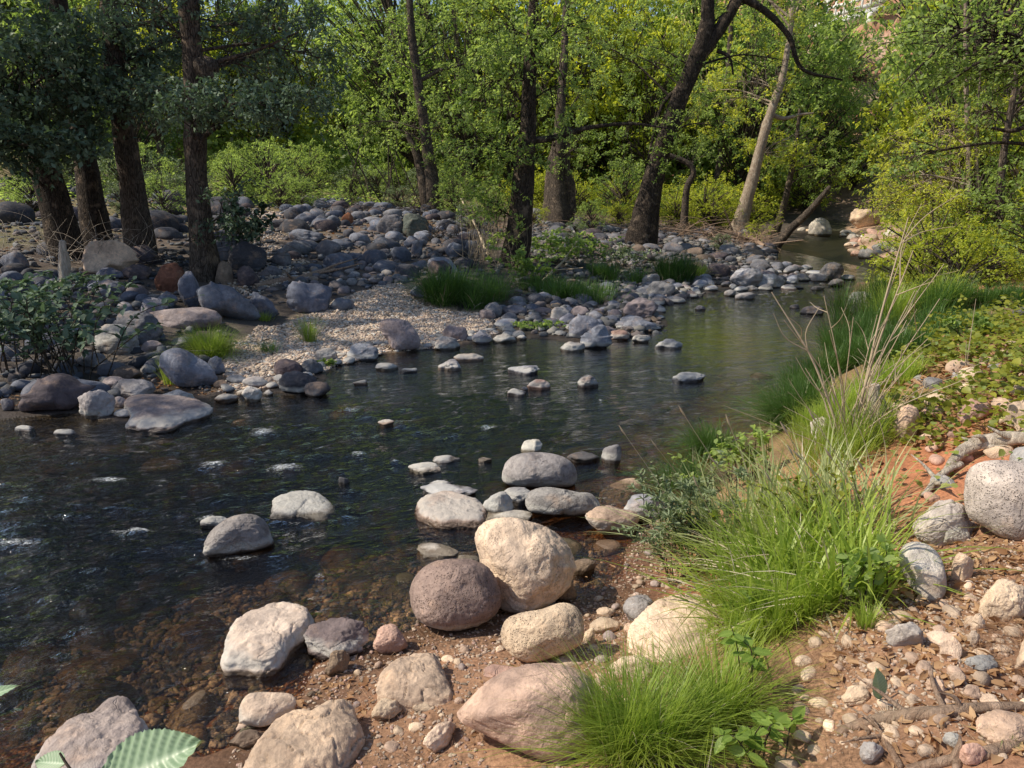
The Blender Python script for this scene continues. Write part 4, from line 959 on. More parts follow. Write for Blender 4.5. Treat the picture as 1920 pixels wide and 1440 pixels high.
# ------------------------------------------------------------------ leaves
def unit(v): return v / (np.linalg.norm(v, axis=-1, keepdims=True) + 1e-9)
def add_leaves(g, P, D, Nn, L, W, tint, shape='quad', r=None):
    """leaves at P pointing along D, upper face Nn. quad: four corners folded at the midrib; hex: seven points"""
    m = len(P)
    if m == 0: return
    D = unit(D); S = unit(np.cross(D, Nn)); U = np.cross(S, D)
    L = np.broadcast_to(L, (m,))[:, None]; W = np.broadcast_to(W, (m,))[:, None]
    if shape == 'quad':
        V = np.stack([P, P + D * L * .45 + S * W * .5 + U * L * .10, P + D * L - U * L * .06, P + D * L * .45 - S * W * .5 + U * L * .10], 1)
        F = np.arange(m)[:, None] * 4 + np.arange(4)[None]
        k = 4
    else:
        V = np.stack([P, P + D * L * .55 - U * L * .03, P + D * L - U * L * .14,
                      P + D * L * .28 + S * W * .46 + U * L * .08, P + D * L * .68 + S * W * .40 + U * L * .05,
                      P + D * L * .28 - S * W * .46 + U * L * .08, P + D * L * .68 - S * W * .40 + U * L * .05], 1)
        f = np.array([[0, 3, 1], [3, 4, 1], [4, 2, 1], [0, 1, 5], [5, 1, 6], [6, 1, 2]])
        F = (np.arange(m)[:, None, None] * 7 + f[None]).reshape(-1, 3); k = 7
    g.add(V.reshape(-1, 3), F, np.repeat(np.broadcast_to(tint, (m,)), k))
def spray(g, tw, c, n, R_, leaf, r, flat=.55, droop=.25, tintbase=.4, shape='quad', twig=.004, up=.75, aspect=.5):
    """a clump: several twigs run out from c, leaves sit along them"""
    c = np.asarray(c, float); nt_ = max(2, int(n / 13))
    d = r.normal(size=(nt_, 3)); d[:, 2] *= flat; d = unit(d)
    ln = R_ * r.uniform(.45, 1.1, nt_)
    tb = np.clip(tintbase + r.normal() * .14, 0, 1)
    per = max(1, n // nt_)
    t = r.uniform(.15, 1.0, (nt_, per))
    base = c + r.normal(size=(nt_, 3)) * R_ * .18
    P = base[:, None] + d[:, None] * (ln[:, None] * t)[..., None]
    P[..., 2] -= droop * (ln[:, None] * t ** 2)
    P = P.reshape(-1, 3) + r.normal(size=(nt_ * per, 3)) * leaf * .35
    D = np.repeat(d, per, 0) * .7 + r.normal(size=P.shape) * .75; D[:, 2] -= .25
    Nn = r.normal(size=P.shape) * (1 - up) * 1.4; Nn[:, 2] += up
    s = leaf * r.uniform(.65, 1.25, len(P))
    hgt = np.clip((P[:, 2] - c[2]) / (R_ + 1e-6), -1, 1) * .12
    add_leaves(g, P, D, Nn, s, s * aspect * r.uniform(.85, 1.2, len(P)), np.clip(tb + hgt + r.normal(size=len(P)) * .16, 0, 1), shape)
    if tw is not None:
        for i in range(nt_):
            e = base[i] + d[i] * ln[i]; e[2] -= droop * ln[i]
            mid = base[i] + d[i] * ln[i] * .5; mid[2] -= droop * ln[i] * .25
            tube(tw, [base[i], mid, e], [twig, twig * .4], 4, 3, cap=False)
def blob_points(px, py, Y, rx, ry, ryd, n, r):
    """clump centres inside an ellipsoid given by its outline in the photo and its distance"""
    c = at(px, py, Y); k = Y / FPX
    q = r.normal(size=(n, 3)); q = unit(q) * r.uniform(.25, 1, (n, 1)) ** .45
    return c + q * np.array([rx * k, ryd, ry * k])
def tree(name, label, trunk, bark, rad, blobs, leaf, mat, leaf_n, seed, clump=.45, group='trees on the far bank', shape='quad', limbs=True, base_px=None, Y=None, sides=14,
         flute=.0, extra=(), world_blobs=(), tint=.35, aspect=.52, cat='tree', droop=.25, flat=.55, twig=.005, up=.7, knob=None, nolink=False):
    r = np.random.default_rng(seed)
    b = hit(*trunk[0], water=False)
    Yb = b[1] if Y is None else Y
    P = []
    for i, q in enumerate(trunk):
        P.append(at(q[0], q[1], Yb + (q[2] if len(q) > 2 else 0)))
    P[0][2] = H(P[0][0], P[0][1]) - .08
    root = bpy.data.objects.new(name, None); COL.objects.link(root); root.location = P[0]
    tag(root, label, cat, group)
    o = P[0]; g = Geo()
    rw = np.array(rad) * Yb / FPX / 2
    Ct = tube(g, P, np.concatenate([[rw[0] * 1.4, rw[0] * 1.05], rw[1:]]), 60, sides, .10, 5, flute, seed)
    for e in extra:                          # named limbs: points in the photo + widths
        Q = [at(q[0], q[1], Yb + (q[2] if len(q) > 2 else 0)) for q in e[0]]
        tube(g, Q, np.array(e[1]) * Yb / FPX / 2, 26, 8, .10, 6, 0, seed + 5)
    cents = []
    for bl in blobs:
        px, py, dy, rx, ry, ryd, n_ = bl[:7]
        cents.append((blob_points(px, py, Yb + dy, rx, ry, ryd, n_, r), bl[7] if len(bl) > 7 else tint))
    for bl in world_blobs:
        c, rr, n_ = bl[:3]
        q = unit(r.normal(size=(n_, 3))) * r.uniform(.2, 1, (n_, 1)) ** .4
        cents.append((np.array(c) + q * np.array(rr), tint))
    leaves = Geo(); tw = g
    for cs, tb in cents:
        cen = cs.mean(0)
        k0 = np.argmin(np.linalg.norm(Ct - cen, axis=1) + .6 * np.maximum(Ct[:, 2] - cen[2], 0))
        if limbs and len(cs) > 2:
            # a limb from the trunk into the blob, boughs from the limb to the clumps
            for sub in np.array_split(cs[np.argsort(cs[:, 0])], max(1, len(cs) // 12)):
                sc = sub.mean(0); k1 = max(2, int(k0 - r.integers(0, 8)))
                st = Ct[min(k1, len(Ct) - 1)]; mid = (st + sc) / 2 + np.array([0, 0, .08 * np.linalg.norm(sc - st)])
                L_ = np.linalg.norm(sc - st)
                C = tube(g, [st, mid, sc], [.012 + .010 * L_, .008], 14, 5, .05, 5, 0, seed, cap=False)
                for q in sub:
                    s0 = C[r.integers(4, 14)]
                    tube(tw, [s0, (s0 + q) / 2 + r.normal(size=3) * .08, q], [.012, .004], 6, 3, cap=False)
        for q in cs:
            if H(q[0], q[1]) > q[2] - .05: q[2] = H(q[0], q[1]) + .15
            spray(leaves, tw if twig else None, q, leaf_n, clump * r.uniform(.7, 1.25), leaf, r, flat, droop, tb, shape, twig or .004, up, aspect)
    if knob is not None:
        c = at(knob[0], knob[1], Yb - .12); s_ = knob[2] * Yb / FPX
        V, F = stone_shape(4, seed, .3, 1.0); g.add(c + V * np.array([s_, s_ * .8, s_ * 1.0]), F)
    g.build('trunk', bark, root, True, o); leaves.build('crown', mat, root, False, o)
    return root

T = 'trees on the far bank'
# four dark trunks on the left, with crowns that hang low over the left corner; unseen upper crowns are added to shade the creek
tree('alder_tree', 'thick dark tree leaning left, first trunk from the left', [(118, 385), (75, 290), (35, 225), (-20, 120, -.4), (-90, -80, -.6), (-110, -500, -.8)], M_BARK_DK, [44, 38, 36, 33, 24],
     [(40, 150, -1.6, 140, 120, 1.3, 84, .62), (-40, 260, -2.2, 130, 50, 1.0, 34, .4), (90, 262, -1.5, 100, 30, .8, 24, .5)], .115, M_LEAF_BLUE, 60, 101, .5, world_blobs=[((-16.5, 18.5, 9.6), (3.6, 3.4, 1.4), 44), ((-14.0, 11.1, 8.4), (4.0, 3.0, 1.8), 46), ((-10.6, 7.6, 7.6), (2.6, 1.8, 1.3), 22)], tint=.3, flat=.38, droop=.4, Y=15.0)
tree('alder_tree', 'straight dark reddish tree, second trunk from the left', [(187, 465), (172, 380), (155, 270), (135, 170), (118, 60), (100, -120), (110, -700)], M_BARK_DK, [42, 38, 35, 31, 27, 16],
     [(190, 90, -1.4, 130, 70, 1.0, 56, .68), (120, 180, -1.8, 140, 50, .8, 40, .65)], .115, M_LEAF_BLUE, 60, 102, .45, world_blobs=[((-13.0, 16.5, 9.6), (3.2, 3.0, 1.4), 40), ((-10.8, 10.6, 8.4), (2.6, 2.0, 1.0), 26), ((-10.6, 12.1, 8.8), (3.0, 2.8, 1.8), 44), ((-8.8, 9.2, 8.0), (2.2, 1.6, 1.1), 20)], tint=.3, flat=.38, droop=.4, flute=.05)
tree('alder_tree', 'tall mottled brown tree, third trunk from the left', [(266, 485), (252, 380), (236, 270), (222, 170), (212, 60), (205, -60), (215, -700)], M_BARK, [44, 40, 38, 36, 32, 20],
     [(330, 60, .4, 110, 55, 1.2, 20, .4), (250, 175, -1.4, 170, 24, .7, 36, .65), (480, 60, 1.2, 130, 110, 1.5, 38, .5)], .09, M_LEAF_BLUE, 60, 103, .42, world_blobs=[((-12.0, 22.5, 10.4), (3.6, 3.0, 1.4), 44), ((-6.6, 11.2, 8.8), (2.6, 2.4, 1.6), 44), ((-7.2, 8.2, 7.8), (1.9, 1.2, 1.0), 18)], tint=.32, flat=.38, droop=.4)
tree('alder_tree', 'gnarled grey-brown tree with a broken burl, fourth trunk from the left', [(385, 522), (374, 420), (366, 300), (364, 200), (360, 100), (352, 0), (345, -140), (340, -700)], M_BARK, [42, 38, 37, 35, 36, 32, 20],
     [(430, 188, -1.2, 170, 32, .6, 50, .7), (440, 395, -.4, 55, 55, .4, 9, .3), (560, 110, .8, 90, 100, 1.2, 34, .5), (300, 20, -.3, 120, 40, .8, 14, .3)], .09, M_LEAF_BLUE, 60, 104, .40,
     world_blobs=[((-9.2, 17.0, 9.6), (3.0, 2.8, 1.4), 40), ((-6.8, 13.0, 8.8), (2.4, 2.0, 1.1), 30), ((-6.5, 20.5, 10.2), (3.2, 2.8, 1.3), 36), ((-3.8, 11.0, 8.8), (2.2, 2.4, 1.6), 40), ((-4.4, 8.0, 7.8), (1.5, 1.2, 1.0), 16)], tint=.32, flat=.38, droop=.4, flute=.10, knob=(386, 130, 22), extra=[([(390, 128), (420, 112), (480, 95), (560, 60)], [12, 7, 3])])
tree('alder_tree', 'unseen alder beyond the left edge, added to shade the creek', [(-420, 560), (-430, 300), (-420, 0), (-380, -500)], M_BARK_DK, [50, 44, 36, 24], [], .11, M_LEAF_BLUE, 60, 121, .6, world_blobs=[((-9.4, 6.8, 7.2), (2.6, 1.2, 1.2), 34), ((-8.4, 5.3, 6.4), (1.5, .8, .8), 12)])  # unseen tree added so that its crowns shade the water
# middle of the far bank
tree('cottonwood_tree', 'slim tree with a thin pale upper stem rising from the lush grass', [(962, 500), (972, 440), (982, 330), (990, 240), (994, 130), (1000, 20), (1004, -120), (1000, -500)], M_BARK_DK, [44, 36, 26, 20, 14, 12],
     [(985, 170, -.2, 120, 120, 1.6, 60, .42), (900, 270, .3, 90, 100, 1.3, 40, .38), (1000, 30, 0, 160, 80, 1.6, 44, .5), (940, 390, -.2, 70, 60, .8, 20, .5)], .085, M_LEAF, 56, 105, .42,
     extra=[([(985, 265), (1040, 258), (1100, 240), (1180, 232), (1250, 240)], [13, 10, 6, 3])], world_blobs=[((1.0, 18.5, 9.5), (3.4, 2.6, 2.2), 40)])
tree('cottonwood_tree', 'massive leaning dark tree that forks high over the bend', [(1196, 462), (1208, 400), (1228, 320), (1250, 250), (1275, 180), (1305, 110), (1322, 60), (1326, -20), (1322, -300)], M_BARK_DK, [44, 35, 32, 31, 30, 28, 20, 14],
     [(1200, 260, -.3, 80, 80, .9, 34, .3), (1180, 90, .5, 130, 90, 1.6, 60, .42), (1330, 230, 1.5, 80, 70, 1.2, 26, .5), (1470, 130, 1.0, 90, 100, 1.4, 20, .36), (1400, 10, .5, 100, 60, 1.4, 22, .45)], .085, M_LEAF, 56, 106, .42, flute=.09,
     extra=[([(1305, 115), (1335, 75), (1370, 20), (1392, -40), (1420, -260)], [24, 22, 20, 12]), ([(1218, 458), (1222, 420), (1232, 350), (1246, 280)], [30, 26, 20, 10]), ([(1392, -5), (1440, 25), (1480, 70), (1505, 130), (1580, 150)], [14, 11, 8, 3]),
            ([(1285, 165), (1255, 180), (1235, 215), (1215, 300)], [10, 7, 4]), ([(1345, 95), (1368, 108), (1375, 140)], [8, 5, 3])], world_blobs=[((5.6, 22.5, 11.5), (4.6, 3.4, 3.0), 70)])
tree('sycamore_tree', 'pale smooth tree leaning right over its exposed roots', [(1382, 438), (1396, 390), (1418, 310), (1436, 240), (1452, 190), (1466, 150), (1480, 70), (1488, -20), (1492, -300)], M_BARK_PALE, [24, 19, 17, 15, 12, 10, 9, 6],
     [(1380, -60, 1.5, 200, 130, 2.5, 66, .8), (1415, 150, .8, 80, 110, 1.3, 44, .8), (1500, 260, .4, 60, 60, 1.3, 14, .4), (1440, 290, 1.5, 60, 50, 1.0, 20, .75), (1460, 50, .5, 60, 50, 1.2, 10, .6), (1340, 170, 3, 60, 90, 1.2, 26, .8)], .13, M_LEAF_YEL, 46, 107, .55,
     extra=[([(1446, 215), (1470, 222), (1500, 215), (1525, 212)], [9, 6, 3])], tint=.6)
tree('fallen_tree', 'bare brown trunk slanting up to the right from the far pool', [(1447, 466), (1480, 432), (1518, 395), (1556, 350)], M_BARK, [16, 14, 12, 8], [(1570, 330, .4, 40, 25, .6, 5, .5)], .12, M_LEAF, 30, 108, .4, sides=8, limbs=False)
tree('young_tree', 'thin crooked trunk with a bend just right of the massive tree', [(1282, 440), (1284, 400), (1288, 352), (1300, 325), (1292, 308), (1268, 296), (1240, 285)], M_BARK, [13, 12, 11, 11, 10, 5],
     [(1300, 300, .4, 50, 50, .8, 16, .4)], .10, M_LEAF, 40, 109, .45, sides=8)
tree('young_tree', 'slender brown trunk standing behind the crooked one', [(1338, 408), (1340, 360), (1352, 290), (1362, 180), (1370, 60), (1380, -150)], M_BARK, [14, 12, 11, 9, 5],
     [(1360, 200, .6, 60, 110, 1.2, 40, .72)], .12, M_LEAF, 46, 110, .55, sides=8)
tree('young_tree', 'slender grey leaning trunk between the pale tree and the far pool', [(1452, 438), (1466, 400), (1478, 350), (1490, 290), (1500, 200)], M_BARK, [13, 11, 9, 5],
     [(1500, 280, .6, 70, 60, 1.0, 30, .5), (1560, 330, 1.5, 60, 50, 1.0, 24, .45)], .12, M_LEAF, 46, 111, .55, sides=8)
tree('cottonwood_tree', 'dark double trunk rising from a shaggy brush heap behind the boulder field', [(815, 395), (808, 330), (795, 230), (780, 130), (770, 40), (765, -120)], M_BARK, [26, 20, 17, 15, 12, 7],
     [(760, -150, .5, 260, 150, 2.5, 60, .5), (790, 240, -.8, 60, 80, .8, 26, .5), (780, 120, .5, 130, 110, 1.6, 70, .5), (720, 40, 1.0, 90, 60, 1.3, 30, .7), (860, 60, .5, 90, 80, 1.3, 34, .55), (700, 230, 1.0, 90, 70, 1.2, 34, .5)], .095, M_LEAF, 50, 112, .5,
     extra=[([(800, 385), (790, 320), (778, 280), (762, 250)], [24, 18, 14, 8]), ([(790, 150), (830, 130), (880, 118)], [8, 6, 3])])
tree('old_stump_tree', 'broad shaggy-barked old trunk in patchy sunlight', [(1046, 418), (1044, 370), (1042, 320), (1048, 270), (1052, 200), (1060, 60), (1066, -150)], M_BARK, [46, 36, 27, 20, 15, 12, 8],
     [(1056, 270, -1.0, 70, 60, .6, 34, .5), (1050, 150, .6, 90, 80, 1.2, 40, .6)], .095, M_LEAF, 46, 113, .45, flute=.14, extra=[([(1070, 400), (1066, 350), (1060, 310), (1066, 240)], [24, 22, 18, 12])])
# the right bank
tree('ash_tree', 'thin pale double stem with bright yellow-green sprays on the right bank', [(1822, 520), (1818, 420), (1816, 300), (1812, 180), (1810, 60), (1812, -100)], M_BARK_PALE, [11, 9, 8, 7, 4],
     [(1730, 330, .3, 100, 90, 1.1, 60, .85), (1800, 240, .8, 110, 80, 1.0, 36, .6), (1760, 400, -.2, 80, 50, .7, 26, .7)], .075, M_LEAF_YEL, 44, 114, .38, group='trees on the right bank', sides=7,
     extra=[([(1832, 515), (1835, 400), (1830, 250), (1840, 120)], [9, 8, 6, 3])], tint=.6, aspect=.36)
tree('ash_tree', 'leafy young tree at the right edge above the leaf litter', [(1880, 520), (1872, 420), (1880, 300), (1900, 180), (1915, 60)], M_BARK, [16, 13, 10, 6],
     [(1880, 380, -.2, 90, 90, .9, 56, .55), (1900, 190, .4, 100, 120, 1.1, 52, .42)], .07, M_LEAF, 44, 115, .36, group='trees on the right bank', sides=7, tint=.5)
tree('overhanging_tree', 'large tree beyond the right edge whose dark limbs arch into the picture', [(2080, 560), (2060, 400), (2040, 200), (2040, 40), (2050, -300)], M_BARK_DK, [50, 44, 38, 30, 20],
     [(1820, 60, .3, 140, 70, 1.0, 44, .42), (1790, 100, .8, 70, 80, 1.0, 26, .3), (1900, 110, 0, 90, 60, .9, 24, .4), (1660, 290, 1.2, 80, 40, .9, 10, .3)], .07, M_LEAF, 44, 116, .42, group='trees on the right bank',
     extra=[([(2040, 60), (1960, 25), (1880, 28), (1800, 60), (1740, 110), (1690, 160)], [14, 10, 7, 5, 2]), ([(2045, 110), (1960, 70), (1900, 85), (1830, 120), (1770, 160)], [12, 9, 6, 3]), ([(2050, 260), (1960, 230), (1900, 245), (1860, 240)], [14, 9, 5])], tint=.35)

# ------------------------------------------------------------------ background wood: shared crowns, each tree its own object
def bg_proto(seed, mat, h, w, leaf, n_cl, n_lf, trunk_r, low=.12, bark=None):
    r = np.random.default_rng(seed); g = Geo(); lv = Geo()
    lean = r.normal(size=2) * .08 * h
    P = [np.array([0, 0, -.2]), np.array([lean[0] * .3, lean[1] * .3, h * .35]), np.array([lean[0], lean[1], h * .8])]
    C = tube(g, P, [trunk_r, trunk_r * .7, trunk_r * .3], 20, 8, .1, 4, 0, seed)
    q = unit(r.normal(size=(n_cl, 3))) * r.uniform(.3, 1, (n_cl, 1)) ** .5
    cs = np.array([lean[0] * .7, lean[1] * .7, h * (.5 + low / 2)]) + q * np.array([w, w, h * (.5 - low / 2)])
    for c in cs:
        s0 = C[min(19, max(3, int(c[2] / h * 18) - 3))]
        tube(g, [s0, (s0 + c) / 2 + np.array([0, 0, .1]), c], [.03, .01], 6, 4, cap=False)
        spray(lv, None, c, n_lf, w * .34 * r.uniform(.7, 1.3), leaf, r, .6, .25, .45, 'quad')
    VT = np.concatenate(g.V); mt = mesh('trunk', VT, [np.concatenate(f) for f in g.F.values()], True, {'tint': np.concatenate(g.T)}, bark or M_BARK)
    VL = np.concatenate(lv.V); ml = mesh('crown', VL, [np.concatenate(f) for f in lv.F.values()], False, {'tint': np.concatenate(lv.T)}, mat)
    return mt, ml
PR = dict(
    green=[bg_proto(301, M_LEAF, 7, 2.1, .15, 90, 60, .13), bg_proto(302, M_LEAF, 8, 2.4, .15, 100, 60, .15, .2)],
    dark=[bg_proto(303, M_LEAF_DARK, 7, 2.3, .14, 90, 60, .15)],
    yellow=[bg_proto(304, M_LEAF_YEL, 6.5, 2.0, .15, 80, 60, .12), bg_proto(305, M_LEAF_YEL, 5, 2.2, .14, 80, 60, .10, .05)],
    bush=[bg_proto(306, M_LEAF, 2.4, 1.5, .09, 60, 55, .05, .0), bg_proto(307, M_LEAF_GREY, 2.0, 1.4, .09, 55, 55, .05, .0), bg_proto(308, M_LEAF_YEL, 2.2, 1.4, .09, 50, 55, .05, .0)])
def put_tree(name, pr, x, y, s, rz, label, group, sz=1.0, cat='tree'):
    root = bpy.data.objects.new(name, None); COL.objects.link(root)
    root.location = (x, y, H(x, y)); root.rotation_euler = (0, 0, rz); root.scale = (s, s, s * sz)
    tag(root, label, cat, group)
    link('trunk', pr[0], root); link('crown', pr[1], root)
r = np.random.default_rng(77)
BGT = []
kinds = [('green', 'green tree in the wood behind the boulder field', 'green trees in the wood behind the boulder field'), ('yellow', 'sunlit yellow-green tree in the wood behind the leaning trees', 'yellow-green trees behind the leaning trees'), ('dark', 'dark tree deep in the wood on the left', 'dark trees deep in the left wood')]
def spread(n, xr, yr, mind, pick):
    c = 0; t = 0
    while c < n and t < n * 80:
        t += 1
        y = r.uniform(*yr); px = r.uniform(*xr); x = (px - 960) / FPX * y
        if any(math.hypot(x - a_, y - b_) < mind for a_, b_ in BGT): continue
        a_, b_, i_ = shore(np.array([x]), np.array([y]))
        if i_[0] or min(a_[0], b_[0]) < 1.0: continue
        if 1500 < px < 1715 or (430 < px < 780 and y < 46): continue
        BGT.append((x, y)); c += 1
        k, lb, gp = kinds[pick(px)]
        where = 'behind the four left trunks' if px < 450 else ('behind the boulder field' if px < 950 else ('behind the leaning trees' if px < 1600 else 'on the right bank behind the thin stems'))
        lb = {'green': 'green leafy tree in the wood ', 'yellow': 'sunlit yellow-green tree in the wood ', 'dark': 'dark-leaved tree in the wood '}[k] + where
        gp = {'green': 'green', 'yellow': 'yellow-green', 'dark': 'dark'}[k] + ' trees ' + where
        pr = PR[k][r.integers(len(PR[k]))]
        put_tree('wood_tree', pr, x, y, r.uniform(.85, 1.4) * (1 if y < 36 else 1.6), r.uniform(0, 6.28), lb, gp, r.uniform(.9, 1.2))
spread(5, (-150, 620), (31, 37), 2.0, lambda p: 2 if r.random() < .4 else 0)
spread(7, (780, 1000), (41, 50), 2.2, lambda p: 1 if (p > 950 and r.random() < .5) else 0)
spread(10, (1050, 1500), (46, 56), 2.2, lambda p: 1 if r.random() < .62 else 0)
spread(26, (-100, 1490), (44, 60), 2.6, lambda p: 0 if r.random() < .7 else 1)
spread(9, (1750, 2100), (15, 26), 2.0, lambda p: 1 if r.random() < .55 else 0)
spread(6, (1760, 2050), (26, 40), 2.2, lambda p: 1 if r.random() < .55 else 0)
# understory bushes
def bushes(n, xr, yr, idx, label, group, s=(.6, 1.3), mind=.8):
    c = 0; t = 0; pts = []
    while c < n and t < n * 60:
        t += 1
        y = r.uniform(*yr); px = r.uniform(*xr); x = (px - 960) / FPX * y
        a_, b_, i_ = shore(np.array([x]), np.array([y]))
        if i_[0] or min(a_[0], b_[0]) < .7 or any(math.hypot(x - u, y - v) < mind for u, v in pts): continue
        if 1500 < px < 1700 and y > 20: continue
        pts.append((x, y)); c += 1
        put_tree('bush', PR['bush'][idx[r.integers(len(idx))]], x, y, r.uniform(*s), r.uniform(0, 6.28), label, group, r.uniform(.7, 1.1), 'bush')
bushes(26, (-50, 620), (25, 36), [0, 1], 'low green bush in the undergrowth behind the left trunks', 'bushes behind the left trunks', (.5, 1.0))
bushes(20, (440, 980), (36, 45), [0, 0, 1, 2], 'light green bush at the back of the boulder field', 'bushes at the back of the boulder field', (.5, 1.1))
bushes(30, (960, 1440), (33, 44), [2, 2, 0, 2], 'yellow-green bush in the undergrowth behind the leaning trees', 'bushes behind the leaning trees', (.6, 1.15))
bushes(12, (1700, 2000), (9.5, 17), [0, 2], 'leafy bush among the thin stems of the right bank', 'bushes among the thin stems of the right bank', (.45, .8), .6)
bushes(8, (1600, 1760), (17, 27), [0, 1], 'green bush on the far right bank beyond the reeds', 'bushes on the far right bank', (.35, .6), .8)

for i_, (px_, y_, s_, k_) in enumerate([(1500, 45, 1.6, 2), (1535, 50, 1.8, 0), (1580, 47, 1.5, 2), (1620, 52, 1.9, 0), (1660, 44, 1.4, 1), (1700, 48, 1.8, 2), (1560, 58, 2.0, 1), (1640, 60, 1.8, 0), (1600, 66, 1.6, 1), (1690, 38, 1.2, 0), (1720, 32, 1.1, 2), (1480, 50, 1.8, 2)]):
    put_tree('bush', PR['bush'][k_], (px_ - 960) / FPX * y_, y_, s_, i_ * 1.3, 'green bush growing at the foot of the red hillside beyond the far pool', 'bushes at the foot of the red hillside', 1.0, 'bush')
for i_, (px_, py_, s_, k_, w_) in enumerate([(850, 400, .55, 0, 'between the boulder field and the slim tree'), (885, 430, .45, 1, 'between the boulder field and the slim tree'), (920, 415, .5, 0, 'between the boulder field and the slim tree'), (745, 392, .5, 1, 'at the top edge of the boulder field'), (660, 385, .45, 0, 'at the top edge of the boulder field'),
        (560, 390, .45, 0, 'at the top edge of the boulder field'), (1000, 425, .4, 2, 'under the leaning trees'), (1110, 432, .45, 0, 'under the leaning trees'), (1160, 425, .5, 2, 'under the leaning trees'), (1330, 430, .45, 0, 'under the leaning trees'), (1350, 470, .3, 1, 'under the leaning trees'), (1420, 455, .4, 2, 'under the leaning trees'),
        (1260, 425, .5, 2, 'under the leaning trees'), (60, 400, .5, 0, 'among the dark boulders behind the left trunks'), (230, 400, .45, 1, 'among the dark boulders behind the left trunks'), (310, 410, .5, 0, 'among the dark boulders behind the left trunks'), (1080, 450, .3, 1, 'under the leaning trees')]):
    h_ = hit(px_, py_); put_tree('shrub', PR['bush'][k_], h_[0], h_[1], s_, i_ * 1.7, 'small leafy shrub ' + w_, 'small shrubs ' + w_, 1.0, 'shrub')
# far wooded hillside: reads as one mass
def hillside_wood():
    r = np.random.default_rng(55); g = Geo(); n = 1500
    y = r.uniform(46, 100, n); px = r.uniform(-500, 2500, n); x = (px - 960) / FPX * y
    keep = ~((px > 1540) & (px < 1700)) | (r.random(n) < .16)
    x, y, px = x[keep], y[keep], px[keep]; z = terrain(x, y)
    for i in range(len(x)):
        s = r.uniform(1.2, 2.6) * (.6 if 1500 < px[i] < 1750 else 1)
        m_ = 110; q = unit(r.normal(size=(m_, 3))) * r.uniform(.3, 1, (m_, 1)) ** .5
        P = np.array([x[i], y[i], z[i] + s * .7]) + q * np.array([s, s, s * .9])
        Nn = r.normal(size=P.shape) * .5; Nn[:, 2] += .6
        add_leaves(g, P, r.normal(size=P.shape), Nn, .38 * r.uniform(.6, 1.3, m_), .26, np.clip(r.uniform(.2, .8) + r.normal(size=m_) * .15, 0, 1))
    o = g.build('hillside_woodland', M_LEAF, None, False); tag(o, 'distant green scrub and woods covering the hillside', None, None, 'stuff')
hillside_wood()

# ------------------------------------------------------------------ grasses
def blades(g, base, L, W, lean_dir, lean, curl, r, seg=5, tint=.5):
    """curved tapered blades; base (n,3), lean_dir (n,) angle, lean 0..1 outward share, curl droop"""
    n_ = len(base); t = np.linspace(0, 1, seg + 1)[None]
    L = np.broadcast_to(L, (n_,))[:, None]; le = np.broadcast_to(lean, (n_,))[:, None]; cu = np.broadcast_to(curl, (n_,))[:, None]
    hx = L * (le * t + cu * t ** 2.2 * .7); hz = L * (t * np.sqrt(np.clip(1 - le ** 2, .05, 1)) - cu * .55 * t ** 2.6)
    dx, dy = np.cos(lean_dir)[:, None], np.sin(lean_dir)[:, None]
    C = np.stack([base[:, 0:1] + hx * dx, base[:, 1:2] + hx * dy, base[:, 2:3] + hz], -1)
    tw = r.uniform(-.9, .9, n_)[:, None] + r.uniform(-1, 1, n_)[:, None] * t
    S = np.stack([-dy * np.cos(tw) + dx * np.sin(tw) * .4, dx * np.cos(tw) + dy * np.sin(tw) * .4, np.sin(tw) * .5], -1)
    w = np.broadcast_to(W, (n_,))[:, None] * (1 - t ** 1.8) * (.55 + .9 * t * (1 - t) * 2) * .5
    A = C + S * w[..., None]; B = C - S * w[..., None]
    V = np.stack([A, B], 2).reshape(n_, -1, 3); k = 2 * (seg + 1)
    f = np.array([[2 * i, 2 * i + 1, 2 * i + 3, 2 * i + 2] for i in range(seg)])
    F = (np.arange(n_)[:, None, None] * k + f[None]).reshape(-1, 4)
    tv = np.clip(np.broadcast_to(tint, (n_,))[:, None] + .12 * (t - .5), 0, 1)
    g.add(V.reshape(-1, 3), F, np.repeat(tv, 2, 1).ravel())
